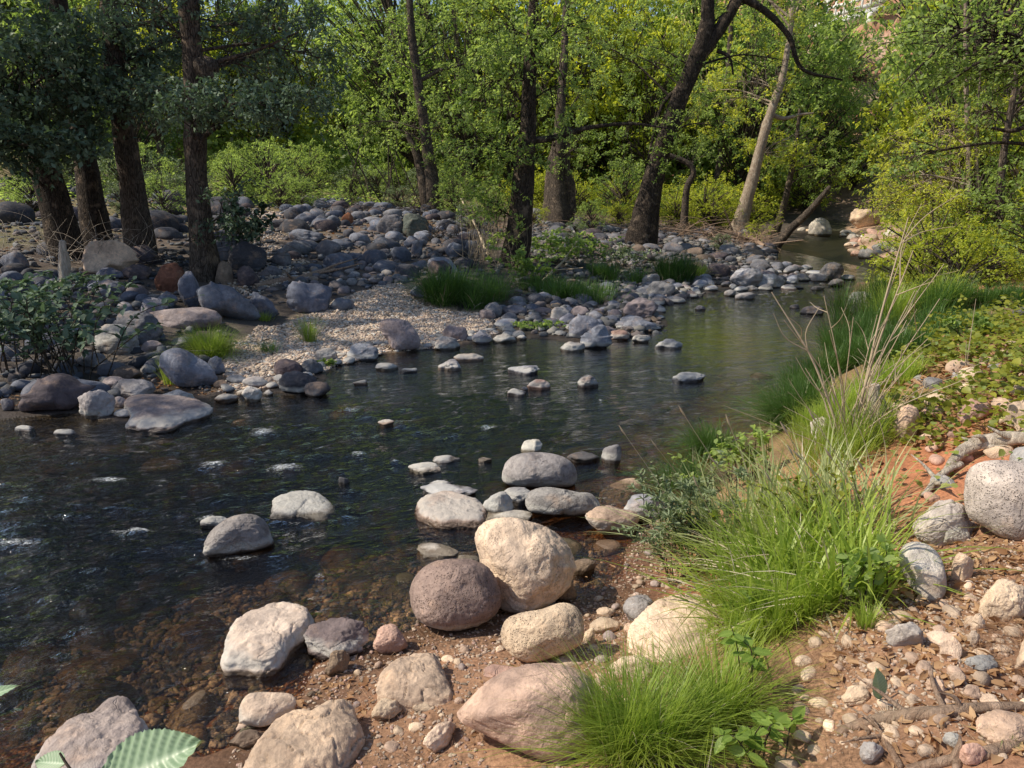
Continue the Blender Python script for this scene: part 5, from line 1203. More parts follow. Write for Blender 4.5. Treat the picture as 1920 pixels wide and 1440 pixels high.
def grass(name, label, px, py, wpx, hpx, n_, mat, seed, lean=.45, curl=.5, W=.005, group='grass clumps', dep=.6, tint=.5, tufts=1, seg=5, bias=None, cat='grass clump', dead=.06, Ls=(.55, 1.1)):
    r = np.random.default_rng(seed)
    b = hit(px, py, True); D = math.hypot(b[1], CAM[2] - b[2]); a = wpx / 2 * D / FPX; hh = hpx * D / FPX
    g = Geo()
    tc = np.stack([r.uniform(-1, 1, tufts), r.uniform(-1, 1, tufts)], 1) * np.array([a, a * dep]) * (.75 if tufts > 1 else 0)
    k = r.integers(tufts, size=n_); sp = a * (.28 if tufts > 1 else .35)
    off = r.normal(size=(n_, 2)) * np.array([sp, sp * .8])
    xy = tc[k] + off * (.5 if tufts > 1 else .6)
    X = b[0] + xy[:, 0]; Y = b[1] + a * dep * .5 + xy[:, 1]
    Z = np.maximum(terrain(X, Y), -.03) - .01
    ang = np.arctan2(off[:, 1], off[:, 0]) + r.normal(size=n_) * .7
    if bias is not None:
        bv = np.stack([np.cos(ang), np.sin(ang)], 1) + np.array(bias)[None]; ang = np.arctan2(bv[:, 1], bv[:, 0])
    L = hh * r.uniform(*Ls, n_) * 1.15
    ln = np.abs(r.normal(size=n_)) * lean * .7 + .05; cl = np.abs(r.normal(size=n_)) * curl * .6 + .08
    ti = np.clip(tint + .18 * r.normal(size=n_), 0, 1)
    nd = int(n_ * dead)
    blades(g, np.stack([X, Y, Z], 1)[nd:], L[nd:], W * r.uniform(.6, 1.3, n_ - nd), ang[nd:], np.clip(ln[nd:], 0, .9), cl[nd:], r, seg, ti[nd:])
    root = g.build(name, mat, None, True, b)
    root.location = b
    if nd > 4:
        g2 = Geo(); blades(g2, np.stack([X, Y, Z], 1)[:nd], L[:nd] * .8, W * .8, ang[:nd], np.clip(ln[:nd] * 1.4, 0, .95), cl[:nd] * 1.3, r, seg, r.random(nd))
        g2.build('dry_blade_tuft', M_STRAW, root, True, b)
    return tag(root, label, cat, group)
GC = 'grass clumps of the left bank'
grass('grass_clump', 'bright round grass clump between the big left bank boulders', 388, 672, 150, 66, 1500, M_GRASS, 401, .55, .9, .006, GC, tint=.35)
grass('grass_clump', 'upright grass tuft standing in the gravel below the cracked boulder', 577, 642, 60, 56, 260, M_GRASS, 402, .35, .3, .007, GC, tint=.4, dead=.2)
grass('grass_clump', 'small low grass tuft on the gravel bar', 500, 662, 70, 30, 200, M_GRASS_DK, 403, .6, .5, .006, GC, tint=.6)
grass('grass_clump', 'tiny grass tuft at the foot of the squarish boulder', 494, 603, 50, 22, 160, M_GRASS, 404, .6, .4, .007, GC)
grass('grass_clump', 'thin grass tuft in front of the pale-topped boulder', 228, 662, 40, 58, 110, M_GRASS_DK, 405, .3, .5, .006, GC)
grass('grass_clump', 'feathery yellow-green weed by the angular pale block', 318, 722, 60, 70, 160, M_GRASS, 406, .35, .3, .007, GC, tint=.8)
grass('lush_grass', 'lush dark green grass mound at the end of the gravel bar', 868, 575, 170, 74, 2600, M_GRASS_DK, 407, .5, .8, .012, GC, tufts=9, tint=.55)
grass('lush_grass', 'low green grass carpet on the bank right of the lush mound', 1065, 560, 200, 42, 2400, M_GRASS_DK, 408, .5, .6, .012, GC, tufts=16, tint=.75)
grass('lush_grass', 'grass patch between the carpet and the dark reeds', 1160, 530, 110, 40, 900, M_GRASS_DK, 409, .5, .6, .012, GC, tufts=8, tint=.6)
grass('reed_clump', 'dark upright reeds at the water bend under the leaning tree', 1258, 530, 110, 58, 1500, M_GRASS_DK, 410, .35, .4, .012, GC, tufts=7, tint=.2)
grass('grass_clump', 'sunlit yellow-green tuft right of the dark reeds', 1312, 520, 40, 30, 240, M_GRASS, 411, .5, .5, .012, GC, tint=.7)
GR = 'grasses of the right bank'
for i, (px, py, w, h, lb) in enumerate([(1640, 590, 130, 85, 'tall reeds nearest the water on the right bank'), (1720, 600, 150, 90, 'tall reeds in the middle of the right bank reed bed'), (1800, 590, 150, 75, 'reeds under the thin pale stems'),
                                        (1660, 548, 130, 34, 'sunlit reeds at the back of the reed bed'), (1880, 575, 120, 46, 'reeds at the right edge above the leaf litter'), (1600, 660, 90, 70, 'dark green reeds leaning over the water behind the dry stems'),
                                        (1690, 670, 130, 60, 'shaded reeds directly behind the dry white stems')]):
    grass('reed_clump', lb, px, py, w, h, 1300, M_GRASS if i in (3, 1) else M_GRASS_DK, 420 + i, .35, .45, .010, GR, tufts=7, tint=.45 + .1 * (i % 3), dead=.05)
for i, (px, py, w, h, tn, lb) in enumerate([(1625, 640, 130, 80, .5, 'green reeds between the reed bed and the dark leaning reeds'), (1580, 700, 110, 70, .45, 'reeds at the water edge above the dark sedge'), (1650, 740, 150, 60, .6, 'grass behind the pale stump'),
                                        (1700, 640, 160, 60, .35, 'dark reeds in front of the thin pale stems'), (1790, 630, 150, 50, .5, 'reeds bordering the vines'), (1560, 790, 130, 60, .6, 'grass left of the pale rock under the dry stems')]):
    grass('reed_clump', lb, px, py, w, h, 1200, M_GRASS_DK if tn < .55 else M_GRASS, 460 + i, .4, .5, .010, GR, tufts=9, tint=tn, dead=.05)
grass('sedge_clump', 'dark sedge drooping over the water left of the dry stems', 1450, 812, 170, 105, 2600, M_GRASS_DK, 430, .6, 1.0, .005, GR, tufts=4, tint=.45, bias=(-.6, -.1), dep=.8)
grass('sedge_clump', 'dark sedge tuft above the drooping one at the water edge', 1520, 730, 100, 80, 1300, M_GRASS_DK, 431, .5, .8, .006, GR, tufts=4, tint=.5, bias=(-.4, 0))
grass('sedge_clump', 'wet sedge trailing in the shallows beside the bramble', 1290, 920, 130, 90, 900, M_GRASS_DK, 432, .75, 1.0, .004, GR, tufts=3, tint=.5, bias=(-.7, -.2))
grass('sedge_clump', 'sedge trailing flat over the water below the far sedge', 1370, 855, 150, 80, 1100, M_GRASS_DK, 436, .75, 1.0, .004, GR, tufts=3, tint=.7, bias=(-.8, -.1))
grass('tall_grass', 'tall bright grass mass in the sun on the right bank', 1530, 1125, 320, 205, 1250, M_GRASS, 433, .8, .55, .016, GR, tufts=46, tint=.6, dep=.95, seg=6, bias=(-.5, 0), Ls=(.35, 1.1), dead=.16)
grass('tall_grass', 'silvery pale grass blades through the top of the bright grass mass', 1500, 1030, 320, 190, 900, M_GRASS_PALE, 434, .95, .45, .015, GR, tufts=24, tint=.65, dep=.8, seg=6, bias=(-.5, .1))
grass('tall_grass', 'short bright grass fringe beside the sunlit cream block', 1440, 1190, 220, 120, 1500, M_GRASS, 435, .6, .6, .006, GR, tufts=8, tint=.75, dep=.6, bias=(-.5, -.3))
grass('tall_grass', 'green grass behind the dry white stems running down to the water', 1560, 880, 220, 115, 1000, M_GRASS, 438, .5, .5, .007, GR, tufts=10, tint=.5, dep=.8)
GF = 'foreground tufts'
grass('sedge_clump', 'arching green sedge clump at the bottom of the photo', 1262, 1425, 250, 200, 2600, M_GRASS, 440, .62, .75, .0042, GF, tufts=3, tint=.45, seg=8, dead=.05)
grass('sedge_clump', 'thin grass tuft growing before the big round brown stone', 1890, 1400, 70, 44, 130, M_GRASS_PALE, 441, .7, .5, .004, GF, seg=6)
grass('sedge_clump', 'sparse dry grass wisps under the pale roots', 1680, 1360, 90, 36, 120, M_STRAW, 442, .8, .4, .003, GF)
grass('grass_clump', 'green shoots at the foot of the tall grass on the dirt', 1630, 1180, 70, 60, 120, M_GRASS, 443, .5, .4, .005, GF)
# seed heads standing over the grass
def seedheads():
    r = np.random.default_rng(9)
    for i in range(16):
        px = r.uniform(1290, 1700); py = r.uniform(900, 1080); b = hit(px, py)
        tx = px - r.uniform(20, 120); ty = py - r.uniform(130, 260)
        e = at(tx, ty, b[1] - .05)
        g = Geo(); mid = (b + e) / 2 + np.array([.03, 0, .03])
        tube(g, [b, mid, e], [.0022, .0012], 12, 4)
        d = unit(e - mid); tube(g, [e, e + d * .03, e + d * .07], [.0015, .006, .0015], 6, 5)
        o = g.build('seed_stalk', M_STRAW, None, True, b); o.location = b
        tag(o, 'thin dry grass stalk with a pale seed head above the bright grass', 'grass stalk', 'seed stalks above the bright grass')
seedheads()

def big_leaf(root_pt, tip_pt, W, name, label, g_st, ruf=1.0, n_=88, side=None, m_=6, waves=11):
    P0, P1 = np.array(root_pt), np.array(tip_pt); D = unit(P1 - P0); L = np.linalg.norm(P1 - P0)
    Nn = unit(np.array(side if side is not None else (0, -.55, .85))); S = unit(np.cross(D, Nn)); U = np.cross(S, D)
    V = []; tt = []
    for i in range(n_ + 1):
        t = i / n_; w = W * (math.sin(math.pi * min(t * 1.02, 1) ** .75) ** .8) * .5 + 1e-4
        for j in range(-m_, m_ + 1):
            s = j / m_; ph = t * waves - abs(s) * 1.5
            ed = 1 + (.07 * ((ph * 2.0) % 1.0 - .5) if abs(j) == m_ else 0)
            h = W * (.10 * abs(s) + (.022 * ruf) * math.cos(ph * 2 * math.pi) * min(1, abs(s) * 2.2)) - .10 * L * (t - .4) ** 2
            V.append(P0 + D * L * (t + .05 * abs(s) * (1 - t)) + S * s * w * ed + U * h); tt.append((1.0 if abs(j) < .5 else .45 + .45 * max(0, math.cos(ph * 2 * math.pi)) ** 3))
    k = 2 * m_ + 1
    F = [[i * k + j, i * k + j + 1, (i + 1) * k + j + 1, (i + 1) * k + j] for i in range(n_) for j in range(k - 1)]
    g_st.add(np.array(V), np.array(F), np.array(tt))
# ------------------------------------------------------------------ leafy herbs, shoots, brambles
def herb(name, label, px, py, wpx, hpx, nst, per, leaf, mat, seed, group=None, aspect=.5, bias=(0, 0), stemmat=None, droop=.2, tint=.5, shape='hex', start=.25, cat='plant', up=.6, rad=.003, Y=None, z=None):
    r = np.random.default_rng(seed)
    b = hit(px, py); D = math.hypot(b[1], CAM[2] - b[2]); a = wpx / 2 * D / FPX; hh = hpx * D / FPX
    g = Geo(); lv = Geo()
    for i in range(nst):
        s = b + np.array([r.normal() * a * .35, abs(r.normal()) * a * .3, 0]); s[2] = max(H(s[0], s[1]), -.02)
        an = r.uniform(0, 6.28); sp = r.uniform(.2, 1) * a
        e = s + np.array([math.cos(an) * sp + bias[0] * a, math.sin(an) * sp * .7 + bias[1] * a, hh * r.uniform(.55, 1.05)])
        mid = (s + e) / 2 + np.array([0, 0, hh * .18]) + r.normal(size=3) * a * .08
        e[2] -= droop * hh * r.random()
        C = tube(g, [s, mid, e], [rad, rad * .35], 12, 5)
        t = r.uniform(start, 1, per); t[-1] = 1
        idx = t * 11; i0 = np.minimum(idx.astype(int), 10); P = C[i0] + (C[i0 + 1] - C[i0]) * (idx - i0)[:, None]
        ax = unit(C[i0 + 1] - C[i0]); sd = r.normal(size=(per, 3)); sd[:, 2] *= .4
        Dd = unit(sd) * 1.0 + ax * .5; Nn = r.normal(size=(per, 3)) * (1 - up) * 1.3; Nn[:, 2] += up
        L = leaf * r.uniform(.6, 1.2, per)
        if shape == 'vein':
            for q in range(per):
                dd = unit(Dd[q] * np.array([1, 1, .3])); big_leaf(P[q], P[q] + dd * L[q] - np.array([0, 0, .12 * L[q]]), L[q] * aspect, '', '', lv, .8, 40, Nn[q] if Nn[q][2] > .1 else (0, -.3, 1), 3, 9)
            continue
        add_leaves(lv, P, Dd, Nn, L, L * aspect, np.clip(tint + r.normal(size=per) * .2, 0, 1), shape)
    root = bpy.data.objects.new(name, None); COL.objects.link(root); root.location = b; tag(root, label, cat, group)
    g.build('stem', stemmat or M_TWIG, root, True, b); lv.build('foliage', mat, root, shape != 'quad', b)
    return root
M_ELM = leaf_material('elm_leaf', (.10, .19, .03), (.30, .42, .09), (.42, .60, .08), .4, .5, .45)
HL = 'leafy plants of the left bank'; HR = 'leafy plants of the right bank'
herb('leafy_bush', 'broad-leaved dark bush filling the left edge above the water', 90, 712, 320, 180, 44, 22, .11, M_LEAF_BLUE, 501, HL, .55, (.3, -.1), tint=.65, rad=.008, up=.75)
herb('leafy_bush', 'upper sprays of the broad-leaved bush by the dead branches', 60, 610, 280, 100, 26, 20, .11, M_LEAF_BLUE, 502, HL, .6, tint=.6, rad=.006, up=.75)
herb('leafy_bush', 'dark hanging leafy bush right of the fourth trunk', 450, 500, 100, 130, 20, 30, .13, M_LEAF_DARK, 503, HL, .55, tint=.3, rad=.008)
herb('leafy_bush', 'green herb patch behind the low grass carpet', 1060, 500, 200, 60, 46, 26, .09, M_LEAF, 504, HL, .7, tint=.5)
herb('leafy_bush', 'green creeper between the lush mound and the slim tree', 975, 545, 110, 80, 26, 24, .08, M_LEAF, 505, HL, .8, tint=.4)
herb('leafy_bush', 'pale green weeds along the bank below the leaning tree', 1160, 510, 160, 50, 34, 24, .08, M_LEAF_GREY, 506, HL, .5, tint=.5)
herb('water_cress', 'small cress bed at the water edge of the stony point', 1005, 620, 80, 14, 40, 12, .05, M_LEAF, 507, HL, .8, tint=.5, rad=.002)
herb('leafy_bush', 'small green herb at the lower end of the gravel bar', 612, 690, 26, 16, 10, 12, .045, M_LEAF, 508, HL, .7)
herb('thicket', 'bare twiggy thicket with few leaves left of the slim tree', 915, 490, 110, 150, 40, 6, .06, M_LEAF, 509, HL, .5, stemmat=M_STRAW, tint=.6, rad=.006)
herb('sapling', 'arching many-stemmed sapling on top of the boulder field', 715, 392, 220, 170, 11, 26, .10, M_LEAF, 510, HL, .4, (-.35, 0), tint=.65, rad=.03, start=.5)
herb('willow_shoot', 'grey-green willow shoots leaning over the muddy shore', 1290, 1090, 190, 210, 30, 60, .042, M_LEAF_GREY, 520, HR, .26, (-.35, -.1), tint=.75, up=.45)
herb('willow_shoot', 'tall thin willow wand with narrow pale leaves in front of the water', 1235, 1040, 60, 200, 3, 30, .050, M_LEAF_GREY, 521, HR, .25, (-.5, 0), tint=.85, up=.4)
herb('bramble', 'bramble with three-part pale leaves at the water edge behind the tall grass', 1400, 905, 200, 100, 26, 22, .040, M_LEAF, 522, HR, .75, (-.2, 0), tint=.75, up=.75)
herb('bramble', 'bramble sprig low in the tall grass near the bottom', 1430, 1180, 120, 70, 12, 16, .034, M_LEAF, 523, HR, .7, tint=.35, up=.75)
herb('bramble', 'pale bramble leaves threaded through the top of the tall grass', 1540, 1040, 260, 150, 26, 14, .035, M_VINE, 531, HR, .75, tint=.3, up=.75)
herb('bramble', 'broad weed leaves in the middle of the tall grass', 1600, 1150, 140, 140, 14, 12, .045, M_LEAF, 532, HR, .7, tint=.5, up=.7)
herb('elm_seedling', 'slender seedling with serrated leaves between the sedge and the tall grass', 1400, 1340, 80, 190, 3, 9, .06, M_ELM, 524, HR, .5, (-.1, 0), tint=.6, start=.3, up=.8, shape='vein')
herb('elm_seedling', 'bushy seedling with broad leaves at the bottom right of the sedge', 1430, 1460, 170, 130, 8, 8, .058, M_ELM, 525, HR, .52, (-.1, 0), tint=.6, start=.3, up=.8, shape='vein')
herb('blanket_herb', 'green herb above the reed clump in the leaf litter', 1830, 640, 90, 50, 14, 16, .05, M_LEAF, 526, HR, .8, tint=.5)
herb('bramble', 'tangle of leaves under the right bank trees', 1760, 500, 160, 90, 30, 26, .06, M_LEAF, 527, HR, .5, tint=.5)
# sprig with one big pale leaf close to the camera
M_BIGLEAF = leaf_material('broad_leaf', (.16, .28, .14), (.40, .52, .36), (.28, .42, .10), .5, .4, .2)
sp = np.array([at(130, 1520, .52)[0], .56, at(130, 1520, .56)[2] - .9]); sp[2] = -.25
root = bpy.data.objects.new('leafy_sprig', None); COL.objects.link(root); root.location = sp
tag(root, 'sprig with a large pale serrated leaf close to the camera at the bottom left', 'plant', 'foreground sprigs')
g = Geo(); j = at(170, 1490, .58)
tube(g, [sp, (sp + j) / 2 + np.array([.03, 0, 0]), j], [.004, .002], 14, 6)
tube(g, [j, at(130, 1440, .585), at(112, 1412, .59)], [.0016, .0010], 8, 5); g.build('stem', M_TWIG, root, True, sp)
for (a0, a1, w_) in [((176, 1482, .58), (382, 1388, .60), .062), ((125, 1432, .59), (66, 1428, .60), .020)]:
    g = Geo(); big_leaf(at(*a0), at(*a1), w_, '', '', g); g.build('leaf', M_BIGLEAF, root, True, sp)
s2 = np.array([at(-60, 1330, .6)[0], .6, -.2]); root = bpy.data.objects.new('leafy_sprig', None); COL.objects.link(root); root.location = s2
tag(root, 'leaf tip poking in at the left edge above the bottom corner', 'plant', 'foreground sprigs')
g = Geo(); big_leaf(at(-70, 1325, .62), at(34, 1284, .62), .014, '', '', g); g.build('leaf', M_BIGLEAF, root, True, s2)
g = Geo(); tube(g, [s2, at(-70, 1325, .62)], [.003, .0015], 10, 5); g.build('stem', M_TWIG, root, True, s2)
# upright lone leaf on the dirt
b = hit(1650, 1318); root = bpy.data.objects.new('fallen_leaf', None)
g = Geo(); big_leaf(at(1650, 1312, b[1]), at(1643, 1252, b[1]), .055, '', '', g, .5, side=(.3, -1, .2)); o = g.build('fallen_leaf', M_BIGLEAF, None, True, b); o.location = b
tag(o, 'single pale green leaf standing upright on the red dirt', 'leaf')

# ------------------------------------------------------------------ dry stems, roots, driftwood
def branchy(g, P, rad, r, n_side=4, depth=1, spread_=.5, n=18):
    C = tube(g, P, rad, n, 6, .08, 30)
    L = np.linalg.norm(C[-1] - C[0])
    if depth:
        for i in range(n_side):
            k = r.integers(int(n * .3), n - 2); d = unit(C[k + 1] - C[k]) + r.normal(size=3) * spread_; d[2] = abs(d[2]) * .8 + .1
            e = C[k] + unit(d) * L * r.uniform(.15, .4)
            branchy(g, [C[k], (C[k] + e) / 2 + r.normal(size=3) * L * .02, e], [np.atleast_1d(rad)[-1] * 1.3, np.atleast_1d(rad)[-1] * .5], r, 3, depth - 1, spread_, 8)
def dry_plant():
    r = np.random.default_rng(31); b = hit(1590, 845); g = Geo(); Yb = b[1]
    tips = [(1447, 548), (1545, 555), (1592, 400 + 30), (1703, 408), (1712, 470), (1770, 495), (1700, 600), (1740, 635), (1762, 560), (1700, 585), (1645, 590), (1600, 595), (1730, 660), (1690, 700), (1470, 600), (1510, 690), (1555, 620), (1820, 690), (1800, 715), (1640, 690), (1715, 545)]
    for i, (tx, ty) in enumerate(tips):
        if i == 2: continue
        s = b + np.array([r.normal() * .04, r.normal() * .04, 0]); dy = r.uniform(-.35, .3)
        e = at(tx, ty, Yb + dy); mid = s + (e - s) * .5 + np.array([(s[0] - e[0]) * .06, 0, .05])
        big = i in (0, 3, 4)
        branchy(g, [s, mid, e], [.010 if big else .005, .003 if big else .002], r, 4 if big else 2, 1)
    for i in range(26):
        s = b + np.array([r.normal() * .06, r.normal() * .05, 0]); e = s + np.array([r.normal() * .22, r.normal() * .15, r.uniform(.15, .5)])
        tube(g, [s, (s + e) / 2 + r.normal(size=3) * .02, e], [.003, .001], 8, 4)
    o = g.build('dry_shrub', M_STRAW, None, True, b); o.location = b
    tag(o, 'dry white branching stems standing over the creek edge', 'dry shrub')
dry_plant()
g = Geo(); b = hit(1810, 700)
for e in [(1812, 640), (1830, 560), (1850, 690)]: tube(g, [b, at(*e, b[1])], [.004, .0015], 8, 4)
tag(g.build('dry_stalk', M_STRAW, None, True, b), 'lone dry stalk in the vines right of the white stems', 'dry stalk').location = b
def wood(name, label, pts, w, mat, seed, cat, group=None, lift=.5, side=3, bump=.14):
    r = np.random.default_rng(seed); P = []
    for q in pts:
        h_ = hit(*q[:2]); k = math.hypot(h_[1], CAM[2] - h_[2]) / FPX
        P.append(h_ + np.array([0, 0, w[0] * k * .5 * lift + (q[2] if len(q) > 2 else 0)]))
    D = math.hypot(P[0][1], CAM[2] - P[0][2]); g = Geo()
    C = tube(g, P, np.array(w) * D / FPX / 2, 44, 12, bump, 22, .08, seed)
    for i in range(side):
        k = r.integers(6, 40); e = C[k] + np.array([r.normal() * .12, r.normal() * .10, abs(r.normal()) * .03 + .01]) * D / 3
        tube(g, [C[k], (C[k] + e) / 2 + r.normal(size=3) * .01, e], np.array([w[-1], 2]) * D / FPX / 2.4, 10, 6, .1, 30)
    o = g.build(name, mat, None, True, P[0]); o.location = P[0]
    return tag(o, label, cat, group)
wood('driftwood', 'bleached twisted driftwood log above the pitted boulder', [(1768, 900, .02), (1800, 868, .05), (1845, 852, .06), (1900, 846, .06), (1990, 850, .06)], [12, 24, 30, 24, 20], M_DRIFT, 601, 'driftwood', side=5)
wood('driftwood', 'bleached broken branch end left of the driftwood log', [(1730, 935), (1765, 905, .04), (1800, 890, .05)], [10, 14, 12], M_DRIFT, 602, 'driftwood')
wood('root', 'knobbly root crossing the dirt toward the big round brown stone', [(1570, 1378), (1610, 1362), (1680, 1348), (1760, 1340), (1850, 1330), (1960, 1325)], [12, 20, 24, 20, 14], M_ROOT, 603, 'root', 'exposed roots', side=6)
wood('root', 'lowest root curving along the bottom right corner', [(1700, 1446), (1780, 1430), (1850, 1416), (1930, 1392), (1990, 1380)], [14, 22, 24, 20], M_ROOT, 604, 'root', 'exposed roots', side=4)
wood('root', 'thin root hooking down between the two larger roots', [(1652, 1352), (1656, 1385), (1672, 1410), (1690, 1440)], [9, 12, 10], M_ROOT, 605, 'root', 'exposed roots', side=2)
wood('driftwood', 'weathered brown branch lying at the top of the gravel bar', [(478, 540), (520, 530), (560, 525), (600, 512), (628, 508)], [10, 12, 10, 8], M_ROOT, 606, 'driftwood', side=3)
wood('driftwood', 'stick lying over the cobbles below the pale leaning tree', [(1360, 440, .1), (1400, 450, .1), (1440, 470, .05)], [6, 8, 5], M_ROOT, 607, 'driftwood', side=8)
wood('driftwood', 'dead branch leaning out of the green herbs toward the water', [(1000, 545), (1030, 525, .1), (1065, 500, .2), (1095, 480, .3)], [5, 5, 3], M_STRAW, 608, 'driftwood', side=2)
wood('driftwood', 'straight thin dead branch in the twiggy thicket', [(915, 480, .0), (890, 440, .3), (865, 405, .6)], [6, 5, 4], M_STRAW, 609, 'driftwood', side=0)
def brush(name, label, px, py, wpx, hpx, n_, mat, seed, cat='brush pile', rad=.006):
    r = np.random.default_rng(seed); b = hit(px, py); D = math.hypot(b[1], CAM[2] - b[2]); k = D / FPX; g = Geo()
    for i in range(n_):
        s = b + np.array([r.uniform(-.5, .5) * wpx * k, r.uniform(-.2, .4) * wpx * k, 0]); s[2] = max(H(s[0], s[1]), 0) + r.uniform(0, .25) * hpx * k
        e = s + np.array([r.normal() * wpx * k * .35, r.normal() * wpx * k * .15, r.uniform(-.1, .8) * hpx * k]); e[2] = max(e[2], H(e[0], e[1]) + .02)
        tube(g, [s, (s + e) / 2 + r.normal(size=3) * wpx * k * .05 + np.array([0, 0, .05 * hpx * k]), e], [rad * r.uniform(.5, 1.3), rad * .3], 9, 4)
    o = g.build(name, mat, None, True, b); o.location = b
    return tag(o, label, cat, 'heaps of dead branches')
brush('brush_pile', 'grey dead branches heaped at the left edge before the trunks', 110, 500, 260, 110, 70, M_DRIFT, 611)
brush('brush_pile', 'dark brush heap around the foot of the double trunk', 800, 392, 110, 70, 60, M_BARK, 612, rad=.012)
brush('brush_pile', 'bleached root tangle under the pale leaning tree', 1395, 462, 120, 50, 80, M_ROOT, 613, rad=.014)
brush('brush_pile', 'dead sticks between the left bank boulders and the leafy bush', 120, 690, 240, 40, 34, M_DRIFT, 614, rad=.004)
brush('brush_pile', 'dry straw and twigs around the slim tree foot', 930, 505, 100, 90, 60, M_STRAW, 615, rad=.006)
brush('brush_pile', 'reddish sticks on the ground behind the massive leaning tree', 1120, 425, 160, 30, 50, M_ROOT, 616, rad=.012)
brush('brush_pile', 'dead twigs between the boulder field and the twiggy thicket', 860, 455, 110, 70, 70, M_TWIG, 617, rad=.008)
brush('brush_pile', 'flood debris sticks at the foot of the crooked trunk', 1270, 445, 170, 40, 70, M_ROOT, 618, rad=.012)
brush('brush_pile', 'dark flood debris along the top of the boulder field', 720, 398, 170, 26, 60, M_BARK, 619, rad=.014)
brush('brush_pile', 'sticks caught around the feet of the left trunks', 270, 500, 260, 34, 50, M_TWIG, 620, rad=.008)
# weathered broken stump among the branches at the far left, and the pale one under the dry stems
def stump(label, pts, w, seed):
    g = Geo(); b = hit(*pts[0]); P = [at(p[0], p[1], b[1]) for p in pts]; P[0][2] = H(b[0], b[1]) - .05
    tube(g, P, np.array(w) * b[1] / FPX / 2, 26, 12, .22, 14, .16, seed); o = g.build('stump', M_DRIFT, None, True, b); o.location = b
    tag(o, label, 'stump', 'weathered stumps')
stump('weathered grey broken stump left of the cream boulder', [(122, 560), (120, 500), (116, 452)], [24, 20, 10], 621)
stump('short pale stump at the foot of the dry white stems', [(1640, 800), (1642, 760), (1640, 722)], [44, 36, 20], 622)

# ------------------------------------------------------------------ litter and ground cover (uncountable)
def litter(name, label, poly_px, n_, leaf, mat, seed, aspect=.6, lift=.01, up=.75, shape='hex', tint=.5, hgt=0.0, world=None):
    r = np.random.default_rng(seed); P = np.array([hit(*p)[:2] for p in poly_px]); lo, hi = P.min(0), P.max(0)
    x = r.uniform(lo[0], hi[0], n_ * 4); y = r.uniform(lo[1], hi[1], n_ * 4)
    k = inpoly(x, y, P) & (fbm(x * 2.2, y * 2.2, 0, 3, seed) > -.35); x, y = x[k][:n_], y[k][:n_]
    z = np.maximum(terrain(x, y), .004); m_ = len(x); g = Geo()
    z = z + lift + r.random(m_) ** 1.5 * hgt * (1 + fbm(x * 3, y * 3, 0, 2, seed + 1))
    a = r.uniform(0, 6.28, m_); Dd = np.stack([np.cos(a), np.sin(a), r.normal(size=m_) * .25], 1)
    Nn = r.normal(size=(m_, 3)) * (1 - up); Nn[:, 2] += up; L = leaf * r.uniform(.5, 1.3, m_)
    add_leaves(g, np.stack([x, y, z], 1), Dd, Nn, L, L * aspect * r.uniform(.7, 1.2, m_), np.clip(tint + r.normal(size=m_) * .25, 0, 1), shape)
    return tag(g.build(name, mat, None, False), label, None, None, 'stuff')
VINES = [(1640, 760), (1700, 640), (1800, 610), (1960, 600), (2500, 620), (2600, 860), (1990, 850), (1850, 840), (1740, 850), (1650, 830)]
litter('vine_ground_cover', 'yellow-green vine leaves covering the right bank', VINES, 9500, .048, M_VINE, 701, .8, .02, .6, tint=.5, hgt=.17)
litter('vine_ground_cover', 'darker leaves of the ground cover under the vines', [(1600, 880), (1660, 700), (1790, 600), (1960, 590), (1990, 900), (1760, 960), (1690, 960)], 1100, .04, M_LEAF, 702, .8, .01, .7, tint=.6, hgt=.10)
litter('leaf_litter', 'dry brown leaves scattered under the vines', VINES + [(1640, 980)], 8500, .05, M_DEADLEAF, 703, .6, .008, .55, tint=.5, hgt=.03)
litter('leaf_litter', 'dry curled leaves on the red bank and between the roots', [(1480, 1180), (1600, 1130), (1720, 960), (1960, 880), (2600, 880), (2600, 1500), (1380, 1500)], 3600, .042, M_DEADLEAF, 704, .5, .006, .5, tint=.7)
litter('leaf_litter', 'orange dead leaves in the wet mud by the flat cream block', [(560, 1330), (575, 1270), (640, 1265), (720, 1290), (700, 1350), (620, 1370)], 90, .040, M_DEADLEAF, 705, .55, .004, .8, tint=.3)
litter('leaf_litter', 'few dead leaves on the near beach', [(560, 1290), (760, 1190), (1180, 1040), (1300, 1100), (1180, 1240), (1100, 1440), (600, 1440)], 130, .028, M_DEADLEAF, 706, .5, .005, .65, tint=.5)
litter('leaf_litter', 'pale leaves drifted at the left waterside', [(0, 720), (400, 700), (600, 720), (400, 740), (0, 780)], 700, .05, M_DEADLEAF, 707, .5, .008, .6, tint=.4)
litter('leaf_litter', 'dead leaves on the ground of the wood', [(-200, 500), (1400, 440), (1400, 380), (-200, 350)], 9000, .09, M_DEADLEAF, 708, .5, .01, .6, 'quad', tint=.3)
litter('undergrowth', 'low green weeds covering the wood floor behind the boulders', [(-200, 385), (600, 388), (1000, 392), (1450, 420), (1450, 372), (-200, 366)], 30000, .13, M_LEAF, 709, .6, .01, .5, 'quad', tint=.6, hgt=.45)
